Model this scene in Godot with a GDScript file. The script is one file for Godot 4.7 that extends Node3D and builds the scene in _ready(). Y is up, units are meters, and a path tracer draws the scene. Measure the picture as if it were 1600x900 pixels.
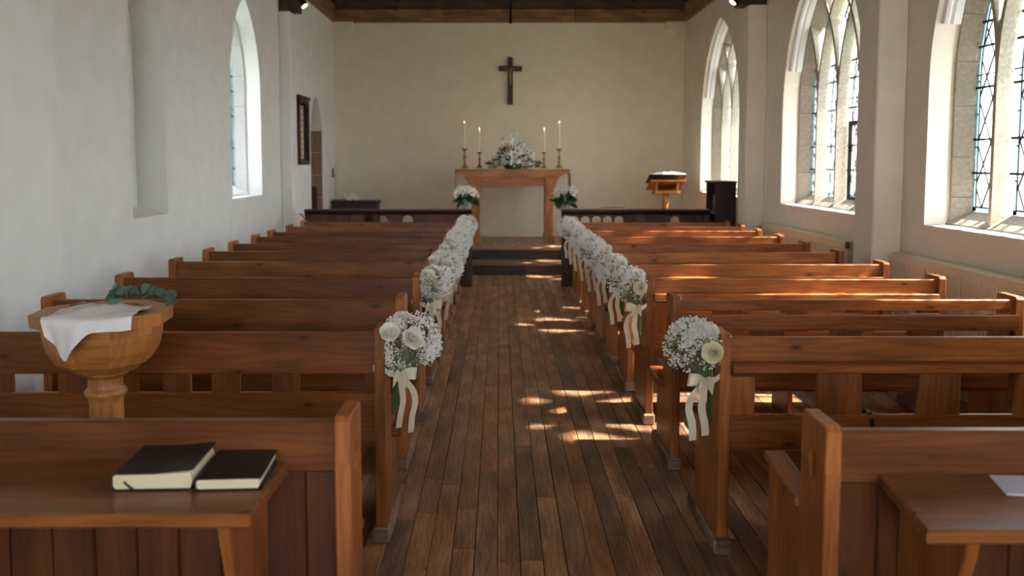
extends Node3D

# ---------------------------------------------------------------- mesh builder
class MB:
	var v := PackedVector3Array()
	var n := PackedVector3Array()
	var t := PackedVector2Array()
	var off := Vector2.ZERO      # where on the texture this piece is cut from
	var g := 0                   # axis the grain runs along
	var org := Vector3.ZERO
	var x := Transform3D()

	func _uv(p: Vector3, nm: Vector3) -> Vector2:
		var q := p - org
		var a := nm.abs()
		var m := 0
		if a.y >= a.x and a.y >= a.z: m = 1
		elif a.z >= a.x: m = 2
		var u := q[g]
		var w := 0.0
		if m == g:
			u = q[(g + 1) % 3] * 0.25
			w = q[(g + 2) % 3]
		else:
			w = q[3 - g - m]
		return Vector2(u / 2.0, w / 0.5) + off

	func tri(a: Vector3, b: Vector3, c: Vector3) -> void:   # counter-clockwise from outside
		var nm := (b - a).cross(c - a)
		if nm.length_squared() < 1e-18: return
		nm = nm.normalized()
		var w := (x.basis * nm).normalized()
		for p in [a, c, b]:
			v.push_back(x * (p as Vector3)); n.push_back(w); t.push_back(_uv(p, nm))

	func quad(a: Vector3, b: Vector3, c: Vector3, d: Vector3) -> void:
		tri(a, b, c); tri(a, c, d)

	func trio(a: Vector3, b: Vector3, c: Vector3, o: Vector3) -> void:
		if (b - a).cross(c - a).dot(o) < 0: tri(a, c, b)
		else: tri(a, b, c)

	func quado(a: Vector3, b: Vector3, c: Vector3, d: Vector3, o: Vector3) -> void:
		if (c - a).cross(d - b).dot(o) < 0: quad(a, d, c, b)
		else: quad(a, b, c, d)

	func box(lo: Vector3, hi: Vector3, bv := 0.004) -> MB:
		org = lo
		var mid := (lo + hi) * 0.5
		var h := (hi - lo) * 0.5
		bv = minf(bv, minf(h.x, minf(h.y, h.z)) * 0.6)
		for a in 3:
			var b := (a + 1) % 3
			var c := (a + 2) % 3
			for s in [-1.0, 1.0]:
				var f := []
				for k in [[-1, -1], [1, -1], [1, 1], [-1, 1]]:
					var p := Vector3.ZERO
					p[a] = s * h[a]; p[b] = k[0] * (h[b] - bv); p[c] = k[1] * (h[c] - bv)
					f.append(mid + p)
				var o := Vector3.ZERO
				o[a] = s
				quado(f[0], f[1], f[2], f[3], o)
				for s2 in [-1.0, 1.0]:        # edge between face a and face b, along c
					var e := []
					for k in [[0, -1], [0, 1], [1, 1], [1, -1]]:
						var p := Vector3.ZERO
						p[a] = s * (h[a] - (bv if k[0] else 0.0)); p[b] = s2 * (h[b] - (0.0 if k[0] else bv)); p[c] = k[1] * (h[c] - bv)
						e.append(mid + p)
					var o2 := o
					o2[b] = s2
					quado(e[0], e[1], e[2], e[3], o2)
		for sx in [-1.0, 1.0]:
			for sy in [-1.0, 1.0]:
				for sz in [-1.0, 1.0]:
					var o := Vector3(sx, sy, sz)
					trio(mid + o * (h - Vector3(0, bv, bv)), mid + o * (h - Vector3(bv, 0, bv)), mid + o * (h - Vector3(bv, bv, 0)), o)
		return self

	# polygon in the plane of the axes pa, pb pushed out along ax from a to b; edges chamfered by bv
	func prism(poly: PackedVector2Array, pa: int, pb: int, ax: int, a: float, b: float, bv := 0.0, skip := PackedInt32Array()) -> MB:
		if Geometry2D.is_polygon_clockwise(poly): poly.reverse()
		var m := poly.size()
		var lo := Vector2(INF, INF)
		for p in poly: lo = lo.min(p)
		org = Vector3.ZERO
		org[pa] = lo.x; org[pb] = lo.y; org[ax] = minf(a, b)
		if a > b:
			var c := a
			a = b; b = c
		var ins := PackedVector2Array()
		var outs := PackedVector2Array()
		for i in m:
			var e0 := (poly[i] - poly[(i + m - 1) % m]).normalized()
			var e1 := (poly[(i + 1) % m] - poly[i]).normalized()
			var n0 := Vector2(e0.y, -e0.x)
			var n1 := Vector2(e1.y, -e1.x)
			outs.push_back(n1)
			var b0 := 0.0 if skip.has((i + m - 1) % m) else bv
			var b1 := 0.0 if skip.has(i) else bv
			var det := n0.cross(n1)
			if absf(det) < 0.15: ins.push_back(poly[i] - (n0 + n1).normalized() * maxf(b0, b1))
			else: ins.push_back(poly[i] + Vector2((-b0 * n1.y + b1 * n0.y) / det, (-b1 * n0.x + b0 * n1.x) / det))
		var idx := Geometry2D.triangulate_polygon(ins)
		var o := Vector3.ZERO
		o[ax] = 1.0
		for i in range(0, idx.size(), 3):
			trio(_p3(ins[idx[i]], b, pa, pb, ax), _p3(ins[idx[i + 1]], b, pa, pb, ax), _p3(ins[idx[i + 2]], b, pa, pb, ax), o)
			trio(_p3(ins[idx[i]], a, pa, pb, ax), _p3(ins[idx[i + 1]], a, pa, pb, ax), _p3(ins[idx[i + 2]], a, pa, pb, ax), -o)
		for i in m:
			if skip.has(i): continue
			var j := (i + 1) % m
			var q := _p3(outs[i], 0, pa, pb, ax)
			quado(_p3(poly[i], a + bv, pa, pb, ax), _p3(poly[j], a + bv, pa, pb, ax), _p3(poly[j], b - bv, pa, pb, ax), _p3(poly[i], b - bv, pa, pb, ax), q)
			if bv > 0.0:
				quado(_p3(poly[i], b - bv, pa, pb, ax), _p3(poly[j], b - bv, pa, pb, ax), _p3(ins[j], b, pa, pb, ax), _p3(ins[i], b, pa, pb, ax), q + o)
				quado(_p3(poly[i], a + bv, pa, pb, ax), _p3(poly[j], a + bv, pa, pb, ax), _p3(ins[j], a, pa, pb, ax), _p3(ins[i], a, pa, pb, ax), q - o)
		return self

	func _p3(p: Vector2, h: float, pa: int, pb: int, ax: int) -> Vector3:
		var r := Vector3.ZERO
		r[pa] = p.x; r[pb] = p.y; r[ax] = h
		return r

	# smooth sheet through rows of points
	func grid(rows: Array, wrap := false, uvs := Vector2(1, 1)) -> MB:
		var nr := rows.size()
		var nc: int = rows[0].size()
		var acc := []
		for r in nr:
			var a := PackedVector3Array()
			a.resize(nc)
			acc.append(a)
		var cc := nc if wrap else nc - 1
		for r in nr - 1:
			for c in cc:
				var d := (c + 1) % nc
				var f: Vector3 = (rows[r + 1][d] - rows[r][c]).cross(rows[r][d] - rows[r + 1][c])
				acc[r][c] += f; acc[r][d] += f; acc[r + 1][c] += f; acc[r + 1][d] += f
		for r in nr - 1:
			for c in cc:
				var d := (c + 1) % nc
				for k in [[r, c], [r, d], [r + 1, d], [r, c], [r + 1, d], [r + 1, c]]:
					v.push_back(x * (rows[k[0]][k[1]] as Vector3))
					n.push_back((x.basis * (acc[k[0]][k[1]] as Vector3)).normalized())
					var cu: float = float(c + 1 if (k[1] == d) else c) / nc
					t.push_back(Vector2(float(k[0]) / nr * uvs.y, cu * uvs.x) + off)
		return self

	func lathe(profile: Array, seg := 20, at := Vector3.ZERO, uvs := Vector2(1, 1)) -> MB:
		var rows := []
		for p in profile:
			var row := PackedVector3Array()
			for k in seg:
				var f := TAU * k / seg
				row.push_back(at + Vector3(cos(f) * p[0], p[1], sin(f) * p[0]))
			rows.append(row)
		return grid(rows, true, uvs)

	func tube(path: Array, radii: Array, seg := 6) -> MB:
		var rows := []
		var up := Vector3(0.31, 0.2, 0.93)
		for i in path.size():
			var d: Vector3 = (path[mini(i + 1, path.size() - 1)] - path[maxi(i - 1, 0)]).normalized()
			if absf(d.dot(up)) > 0.95: up = Vector3(0.9, 0.4, 0.1)
			var nn := (up - d * up.dot(d)).normalized()
			var bb := nn.cross(d)
			up = nn
			var r: float = radii[mini(i, radii.size() - 1)]
			var row := PackedVector3Array()
			for k in seg:
				var f := TAU * k / seg
				row.push_back(path[i] + (nn * cos(f) + bb * sin(f)) * r)
			rows.append(row)
		for e in [0, rows.size() - 1]:
			var o: Vector3 = (path[0] - path[1]) if e == 0 else (path[-1] - path[-2])
			for k in range(1, seg - 1): trio(rows[e][0], rows[e][k], rows[e][k + 1], o)
		return grid(rows, true)

	func done() -> ArrayMesh:
		var a := []
		a.resize(Mesh.ARRAY_MAX)
		a[Mesh.ARRAY_VERTEX] = v; a[Mesh.ARRAY_NORMAL] = n; a[Mesh.ARRAY_TEX_UV] = t
		var m := ArrayMesh.new()
		m.add_surface_from_arrays(Mesh.PRIMITIVE_TRIANGLES, a)
		return m

var rng := RandomNumberGenerator.new()
var M := {}
var used := {}

func r(a: float, b: float) -> float: return rng.randf_range(a, b)
func mb(g := 0, length := 1.9, width := 0.2) -> MB:
	var b := MB.new()
	b.g = g
	b.off = Vector2(r(0.0, maxf(0.01, 1.0 - length / 2.0)), r(0.0, maxf(0.01, 1.0 - width / 0.5)))
	return b

func numbered(called: String) -> String:
	var k: int = used.get(called, 0)
	used[called] = k + 1
	return called if k == 0 else "%s_%03d" % [called, k]

func thing(called: String, label: String, category: String, at := Vector3.ZERO, group := "") -> Node3D:
	var o := Node3D.new()
	o.name = numbered(called)
	add_child(o, true)
	o.position = at
	o.set_meta("label", label); o.set_meta("category", category)
	if group: o.set_meta("group", group)
	return o

func part(called: String, m: Variant, mat: Material, parent: Node3D, label := "", kind := "") -> MeshInstance3D:
	var o := MeshInstance3D.new()
	o.name = called
	o.mesh = m.done() if m is MB else m
	o.material_override = mat
	parent.add_child(o, true)
	if label: o.set_meta("label", label)
	if kind: o.set_meta("kind", kind)
	return o

func single(called: String, m: Variant, mat: Material, label: String, category: String, group := "") -> MeshInstance3D:
	var o := part(numbered(called), m, mat, self, label)
	o.set_meta("category", category)
	if group: o.set_meta("group", group)
	return o

func struct(called: String, m: Variant, mat: Material, label := "", category := "") -> MeshInstance3D:
	var o := part(called, m, mat, self, label, "structure")
	if category: o.set_meta("category", category)
	return o

# ---------------------------------------------------------------- materials
func wood_image(w: int, h: int, sd: int, dark: Color, light: Color, freq: float, knots: Array, streak := 0.5) -> Image:
	var a := FastNoiseLite.new()
	a.seed = sd; a.frequency = 1.0; a.fractal_octaves = 3
	var b := FastNoiseLite.new()
	b.seed = sd + 7; b.frequency = 1.0; b.fractal_octaves = 2
	var d := PackedByteArray()
	d.resize(w * h * 3)
	var k := 0
	for j in h:
		var y := 0.5 * j / h
		for i in w:
			var x := 2.0 * i / w
			var warp := a.get_noise_2d(x * 1.3, y * 9.0) * 0.035
			var dk := 0.0
			var q := y + warp
			for kn in knots:
				var dx: float = (x - kn[0]) / 2.6
				var dy: float = y - kn[1]
				var s := dx * dx + dy * dy
				var r2: float = kn[2] * kn[2]
				if s < r2 * 25.0:
					q += signf(dy) * kn[2] * 1.3 * exp(-s / (r2 * 5.0))
					dk += 0.85 * exp(-s * 1.6 / r2)
			var ring := 0.5 + 0.5 * sin(q * freq + 3.0 * a.get_noise_2d(x * 0.6 + 9.0, q * 4.0))
			ring = pow(ring, 1.8)
			var fine := b.get_noise_2d(x * 9.0, y * 330.0)
			var big := b.get_noise_2d(x * 1.7 + 40.0, y * 6.0)
			var f := clampf(0.62 - 0.22 * ring + streak * 0.30 * fine + 0.45 * big, 0.0, 1.0)
			var c := dark.lerp(light, f)
			c = c.lerp(dark * 0.35, clampf(dk, 0.0, 0.9))
			d[k] = int(clampf(c.r, 0, 1) * 255.0); d[k + 1] = int(clampf(c.g, 0, 1) * 255.0); d[k + 2] = int(clampf(c.b, 0, 1) * 255.0)
			k += 3
	return Image.create_from_data(w, h, false, Image.FORMAT_RGB8, d)

func tex(im: Image) -> ImageTexture: return ImageTexture.create_from_image(im)

func mat(c: Color, rough := 0.7, metal := 0.0, spec := 0.5) -> StandardMaterial3D:
	var m := StandardMaterial3D.new()
	m.albedo_color = c; m.roughness = rough; m.metallic = metal; m.metallic_specular = spec
	return m

func wood(t: Texture2D, tint: Color, rough: float, bump := 0.03) -> StandardMaterial3D:
	var m := mat(tint, rough)
	m.albedo_texture = t
	m.heightmap_enabled = bump > 0.0
	if bump > 0.0:
		m.heightmap_texture = t
		m.heightmap_scale = bump
	return m

func noise_tex(sd: int, freq: float, oct: int, lo: Color, hi: Color, size := 512) -> NoiseTexture2D:
	var f := FastNoiseLite.new()
	f.seed = sd; f.frequency = freq; f.fractal_octaves = oct
	var nt := NoiseTexture2D.new()
	nt.width = size; nt.height = size; nt.seamless = true; nt.noise = f
	var gr := Gradient.new()
	gr.set_color(0, lo); gr.set_color(1, hi)
	nt.color_ramp = gr
	return nt

func plaster(c: Color, bump := 0.25) -> StandardMaterial3D:
	var m := mat(c, 0.9, 0.0, 0.25)
	m.albedo_texture = M.t_plaster
	m.heightmap_enabled = true
	m.heightmap_texture = M.t_lumps
	m.heightmap_scale = bump
	m.uv1_triplanar = true; m.uv1_world_triplanar = true
	m.uv1_scale = Vector3(0.6, 0.6, 0.6)
	return m

func materials() -> void:
	M.t_plaster = noise_tex(3, 0.008, 5, Color(0.965, 0.962, 0.955), Color(1, 1, 1))
	M.t_lumps = noise_tex(5, 0.02, 4, Color(0.2, 0.2, 0.2), Color(0.8, 0.8, 0.8))
	M.t_stone = noise_tex(9, 0.03, 5, Color(0.80, 0.765, 0.70), Color(1.0, 0.985, 0.96))
	var kn := [[0.35, 0.12, 0.011], [1.1, 0.34, 0.014], [1.62, 0.2, 0.009], [0.75, 0.43, 0.010], [1.35, 0.05, 0.008], [0.1, 0.36, 0.008], [1.83, 0.44, 0.012]]
	M.t_pine = tex(wood_image(1024, 256, 11, Color(0.45, 0.25, 0.12), Color(0.78, 0.51, 0.285), 210.0, kn))
	M.t_oak = tex(wood_image(1024, 256, 23, Color(0.56, 0.37, 0.18), Color(0.83, 0.63, 0.385), 260.0, [], 1.0))
	M.t_floor = tex(wood_image(1024, 256, 31, Color(0.43, 0.335, 0.25), Color(0.84, 0.71, 0.57), 240.0, [[0.6, 0.2, 0.006]], 1.3))
	M.t_beam = tex(wood_image(512, 256, 47, Color(0.38, 0.285, 0.19), Color(0.66, 0.53, 0.39), 120.0, [[1.2, 0.3, 0.02]], 1.0))
	M.plaster = plaster(Color(0.93, 0.935, 0.90))
	M.back = plaster(Color(0.945, 0.90, 0.80), 0.2)
	M.cream = plaster(Color(0.95, 0.915, 0.845))  # right-hand plaster, tint warmed to stand in for bounced light
	M.reveal = plaster(Color(0.95, 0.945, 0.93))
	M.stone = mat(Color(0.75, 0.73, 0.685), 0.9, 0.0, 0.3)
	M.stone.albedo_texture = M.t_stone
	M.stone.uv1_triplanar = true; M.stone.uv1_world_triplanar = true
	M.stone.uv1_scale = Vector3(1.7, 1.7, 1.7)
	M.stone.heightmap_enabled = true; M.stone.heightmap_texture = M.t_lumps; M.stone.heightmap_scale = 0.08
	M.brown_stone = M.stone.duplicate()
	M.brown_stone.albedo_color = Color(0.70, 0.60, 0.51)
	M.pine = []  # right pews: tints lightened for the window light on that side
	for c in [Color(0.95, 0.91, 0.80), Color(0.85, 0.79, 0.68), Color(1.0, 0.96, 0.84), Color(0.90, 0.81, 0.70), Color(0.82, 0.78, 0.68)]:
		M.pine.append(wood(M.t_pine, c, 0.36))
	M.pine_shaded = []  # left and nearest pews: same pine, shade put into the tint
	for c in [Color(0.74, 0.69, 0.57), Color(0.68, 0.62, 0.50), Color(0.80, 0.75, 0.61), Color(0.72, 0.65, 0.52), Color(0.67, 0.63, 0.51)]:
		M.pine_shaded.append(wood(M.t_pine, c, 0.36))
	M.pine_end = []
	for c in [Color(0.95, 0.90, 0.80), Color(0.86, 0.82, 0.72), Color(1.0, 0.96, 0.86)]:
		M.pine_end.append(wood(M.t_pine, c, 0.4))
	M.pine_dark = wood(M.t_pine, Color(0.55, 0.47, 0.34), 0.45)
	M.plinth = wood(M.t_floor, Color(0.8, 0.78, 0.76), 0.6)
	M.oak = wood(M.t_oak, Color(0.94, 0.84, 0.72), 0.42)
	M.oak_light = wood(M.t_oak, Color(1.0, 0.92, 0.84), 0.4)
	M.floor = []
	for c in [Color(0.92, 0.86, 0.80), Color(0.84, 0.78, 0.73), Color(1.0, 0.92, 0.84), Color(0.90, 0.81, 0.73), Color(0.77, 0.73, 0.70), Color(0.96, 0.84, 0.72)]:
		M.floor.append(wood(M.t_floor, c, 0.42, 0.05))
	M.subfloor = mat(Color(0.05, 0.035, 0.025), 0.9)
	M.step = wood(M.t_floor, Color(0.36, 0.31, 0.31), 0.5)
	M.tread = wood(M.t_floor, Color(0.95, 0.85, 0.8), 0.36)
	M.beam = wood(M.t_beam, Color(1.0, 0.95, 0.9), 0.7, 0.1)
	M.roof = wood(M.t_beam, Color(0.9, 0.8, 0.72), 0.75, 0.1)
	M.beam_dark = wood(M.t_beam, Color(0.62, 0.55, 0.52), 0.75, 0.1)
	M.rail_wood = wood(M.t_pine, Color(0.42, 0.33, 0.29), 0.42)
	M.dark_wood = wood(M.t_pine, Color(0.25, 0.17, 0.15), 0.4)
	M.cross_wood = wood(M.t_pine, Color(0.36, 0.24, 0.18), 0.45)
	M.iron = mat(Color(0.07, 0.065, 0.06), 0.6, 0.4)
	M.lead = mat(Color(0.13, 0.11, 0.13), 0.6, 0.3)
	M.brass = mat(Color(0.62, 0.47, 0.22), 0.32, 0.9)
	M.brass_dull = mat(Color(0.45, 0.36, 0.24), 0.42, 0.8)
	M.wax = mat(Color(0.95, 0.93, 0.86), 0.5)
	M.flame = mat(Color(1, 0.85, 0.6), 0.6)
	M.flame.emission_enabled = true; M.flame.emission = Color(1.0, 0.78, 0.45); M.flame.emission_energy_multiplier = 0.2
	M.glass = mat(Color(0.86, 0.88, 0.92, 0.38), 0.08)
	M.glass_clear = mat(Color(0.95, 0.96, 1.0, 0.04), 0.05)  # clear panes for the added, unseen fill windows
	M.glass_clear.transparency = BaseMaterial3D.TRANSPARENCY_ALPHA
	M.glass.transparency = BaseMaterial3D.TRANSPARENCY_ALPHA
	M.glass.backlight_enabled = true; M.glass.backlight = Color(0.5, 0.5, 0.53)
	M.blue_glass = mat(Color(0.22, 0.46, 0.56), 0.3)
	M.blue_glass.backlight_enabled = true; M.blue_glass.backlight = Color(0.30, 0.40, 0.44)
	M.radiator = mat(Color(0.86, 0.80, 0.68), 0.45)
	M.white_cloth = cloth(Color(0.93, 0.92, 0.90))
	M.linen = cloth(Color(0.90, 0.885, 0.87))
	M.ribbon = mat(Color(0.95, 0.91, 0.82), 0.35)
	M.ribbon.cull_mode = BaseMaterial3D.CULL_DISABLED
	M.ribbon.backlight_enabled = true; M.ribbon.backlight = Color(0.35, 0.33, 0.28)
	M.petal = petal(Color(0.98, 0.97, 0.91))
	M.petal_cream = petal(Color(0.97, 0.93, 0.80))
	M.lily = petal(Color(0.985, 0.985, 0.96))
	M.gyp = petal(Color(0.98, 0.975, 0.95))
	M.bud = petal(Color(0.72, 0.78, 0.48))
	M.leaf = leafm(Color(0.17, 0.30, 0.14))
	M.leaf_mid = leafm(Color(0.42, 0.52, 0.30))
	M.euca = leafm(Color(0.36, 0.46, 0.39))
	M.stem = leafm(Color(0.24, 0.36, 0.16))
	M.twig = mat(Color(0.55, 0.60, 0.42), 0.7)
	M.cover = mat(Color(0.035, 0.028, 0.028), 0.42)
	M.pages = mat(Color(0.92, 0.86, 0.72), 0.75)
	M.pages_white = mat(Color(0.93, 0.93, 0.92), 0.75)
	M.paper = mat(Color(0.88, 0.90, 0.95), 0.8)
	M.black = mat(Color(0.02, 0.02, 0.022), 0.5)
	M.lens = mat(Color(1, 0.95, 0.85), 0.4)
	M.lens.emission_enabled = true; M.lens.emission = Color(1.0, 0.90, 0.70); M.lens.emission_energy_multiplier = 0.3
	M.grey = mat(Color(0.42, 0.41, 0.38), 0.5)
	M.clear = mat(Color(0.8, 0.9, 0.85, 0.25), 0.1)
	M.clear.transparency = BaseMaterial3D.TRANSPARENCY_ALPHA
	M.bronze = mat(Color(0.66, 0.53, 0.34), 0.5, 0.4)

func cloth(c: Color) -> StandardMaterial3D:
	var m := mat(c, 0.9, 0.0, 0.2)
	m.cull_mode = BaseMaterial3D.CULL_DISABLED
	m.rim_enabled = true; m.rim = 0.2
	return m
func petal(c: Color) -> StandardMaterial3D:
	var m := mat(c, 0.6, 0.0, 0.3)
	m.cull_mode = BaseMaterial3D.CULL_DISABLED
	m.backlight_enabled = true; m.backlight = Color(0.4, 0.4, 0.34)
	return m
func leafm(c: Color) -> StandardMaterial3D:
	var m := mat(c, 0.5, 0.0, 0.4)
	m.cull_mode = BaseMaterial3D.CULL_DISABLED
	m.backlight_enabled = true; m.backlight = Color(c.r * 0.5, c.g * 0.5, c.b * 0.3)
	return m

# ---------------------------------------------------------------- the room
const XL := -2.83
const XR := 3.15
const ZB := -15.5
const ZF := 6.5
const HW := 3.98
const RIDGE := Vector2(0.16, 6.6)

func arch_pts(hw: float, spring: float, rr: float, seg := 14) -> PackedVector2Array:   # left springing, over the apex, to the right one
	var out := PackedVector2Array()
	var am := acos((rr - hw) / rr)
	for i in seg + 1:
		var a := am * i / seg
		out.push_back(Vector2(-hw + rr - rr * cos(a), spring + rr * sin(a)))
	for i in range(seg - 1, -1, -1):
		var p := out[i]
		out.push_back(Vector2(-p.x, p.y))
	return out

# a long wall with pointed openings; o = {z, hw, sill, spring, r, deep}
func side_wall(called: String, xin: float, xout: float, openings: Array, m: Material, label: String) -> MeshInstance3D:
	var b := MB.new()
	var s := signf(xout - xin)
	var inn := Vector3(-s, 0, 0)
	var at := ZF
	for o in openings + [{"z": ZB, "hw": 0.0}]:
		var z1: float = o.z + o.hw
		for xx in [xin, xout]:
			b.quado(Vector3(xx, 0, at), Vector3(xx, 0, z1), Vector3(xx, HW, z1), Vector3(xx, HW, at), inn if xx == xin else -inn)
		if o.hw == 0.0: break
		var z2: float = o.z - o.hw
		var ap := arch_pts(o.hw, o.spring, o.r)
		var deep: float = o.get("deep", 0.0)
		var xo: float = xin + s * deep if deep > 0.0 else xout
		var rise: float = o.get("slope", 0.0)
		for xx in [xin, xout]:
			if xx == xout and deep > 0.0:
				b.quado(Vector3(xx, 0, z1), Vector3(xx, 0, z2), Vector3(xx, HW, z2), Vector3(xx, HW, z1), -inn)
				continue
			var nn := inn if xx == xin else -inn
			if o.sill > 0.0: b.quado(Vector3(xx, 0, z1), Vector3(xx, 0, z2), Vector3(xx, o.sill, z2), Vector3(xx, o.sill, z1), nn)
			for i in ap.size() - 1:
				var p := ap[i]
				var q := ap[i + 1]
				b.quado(Vector3(xx, p.y, o.z + p.x), Vector3(xx, q.y, o.z + q.x), Vector3(xx, HW, o.z + q.x), Vector3(xx, HW, o.z + p.x), nn)
		var line := PackedVector2Array([Vector2(-o.hw, o.sill)])
		line.append_array(ap)
		line.push_back(Vector2(o.hw, o.sill))
		for i in line.size() - 1:
			var p := line[i]
			var q := line[i + 1]
			var c := Vector2(0, o.spring) - (p + q) * 0.5
			b.quado(Vector3(xin, p.y, o.z + p.x), Vector3(xin, q.y, o.z + q.x), Vector3(xo, q.y, o.z + q.x), Vector3(xo, p.y, o.z + p.x), Vector3(0, c.y, c.x))
		b.quado(Vector3(xin, o.sill, z1), Vector3(xin, o.sill, z2), Vector3(xo, o.sill + rise, z2), Vector3(xo, o.sill + rise, z1), Vector3.UP)
		if deep > 0.0:   # blind: a back to the niche
			b.quado(Vector3(xo, o.sill + rise, z1), Vector3(xo, o.sill + rise, z2), Vector3(xo, o.spring, z2), Vector3(xo, o.spring, z1), inn)
			for i in ap.size() - 1: b.quado(Vector3(xo, ap[i].y, o.z + ap[i].x), Vector3(xo, ap[i + 1].y, o.z + ap[i + 1].x), Vector3(xo, o.spring, o.z + ap[i + 1].x), Vector3(xo, o.spring, o.z + ap[i].x), inn)
		at = z2
	b.quado(Vector3(xin, HW, ZF), Vector3(xout, HW, ZF), Vector3(xout, HW, ZB), Vector3(xin, HW, ZB), Vector3.UP)
	b.quado(Vector3(xin, 0, ZF), Vector3(xout, 0, ZF), Vector3(xout, HW, ZF), Vector3(xin, HW, ZF), Vector3.BACK)
	b.quado(Vector3(xin, 0, ZB), Vector3(xout, 0, ZB), Vector3(xout, HW, ZB), Vector3(xin, HW, ZB), Vector3.FORWARD)
	return struct(called, b, m, label)

# sweeps a section (l across, t outward from the room) along a line in the window's plane
func sweep_bar(b: MB, line: PackedVector2Array, sec: Array, x0: float, s: float, zc: float) -> void:
	var rings := []
	for i in line.size():
		var d := (line[mini(i + 1, line.size() - 1)] - line[maxi(i - 1, 0)]).normalized()
		var nn := Vector2(-d.y, d.x)
		var ring := []
		for k in sec: 
			var p: Vector2 = line[i] + nn * k[0]
			ring.append(Vector3(x0 + s * k[1], p.y, zc + p.x))
		rings.append(ring)
	var m: int = sec.size()
	for i in rings.size() - 1:
		var c := Vector3(x0 + s * 0.13, (line[i].y + line[i + 1].y) * 0.5, zc + (line[i].x + line[i + 1].x) * 0.5)
		for k in m:
			var j := (k + 1) % m
			var mid: Vector3 = (rings[i][k] + rings[i][j] + rings[i + 1][j] + rings[i + 1][k]) * 0.25
			b.quado(rings[i][k], rings[i][j], rings[i + 1][j], rings[i + 1][k], mid - c)
	for e in [0, rings.size() - 1]:
		var o := line[e] - (line[1] if e == 0 else line[e - 1])
		for k in range(1, m - 1): b.trio(rings[e][0], rings[e][k], rings[e][k + 1], Vector3(0, o.y, o.x))

func cut_line(line: PackedVector2Array, step: float) -> Array:   # pieces of about step metres
	var out := []
	var cur := PackedVector2Array([line[0]])
	var run := 0.0
	for i in line.size() - 1:
		var a := line[i]
		var d := line[i + 1] - a
		var left := d.length()
		var dir := d.normalized()
		while run + left > step:
			var go := step - run
			a += dir * go
			left -= go
			cur.push_back(a - dir * 0.0015)
			out.append(cur)
			cur = PackedVector2Array([a + dir * 0.0015])
			run = 0.0
			step = r(0.28, 0.4)
		run += left
		cur.push_back(line[i + 1])
	if run > 0.02: out.append(cur)
	return out

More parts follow.
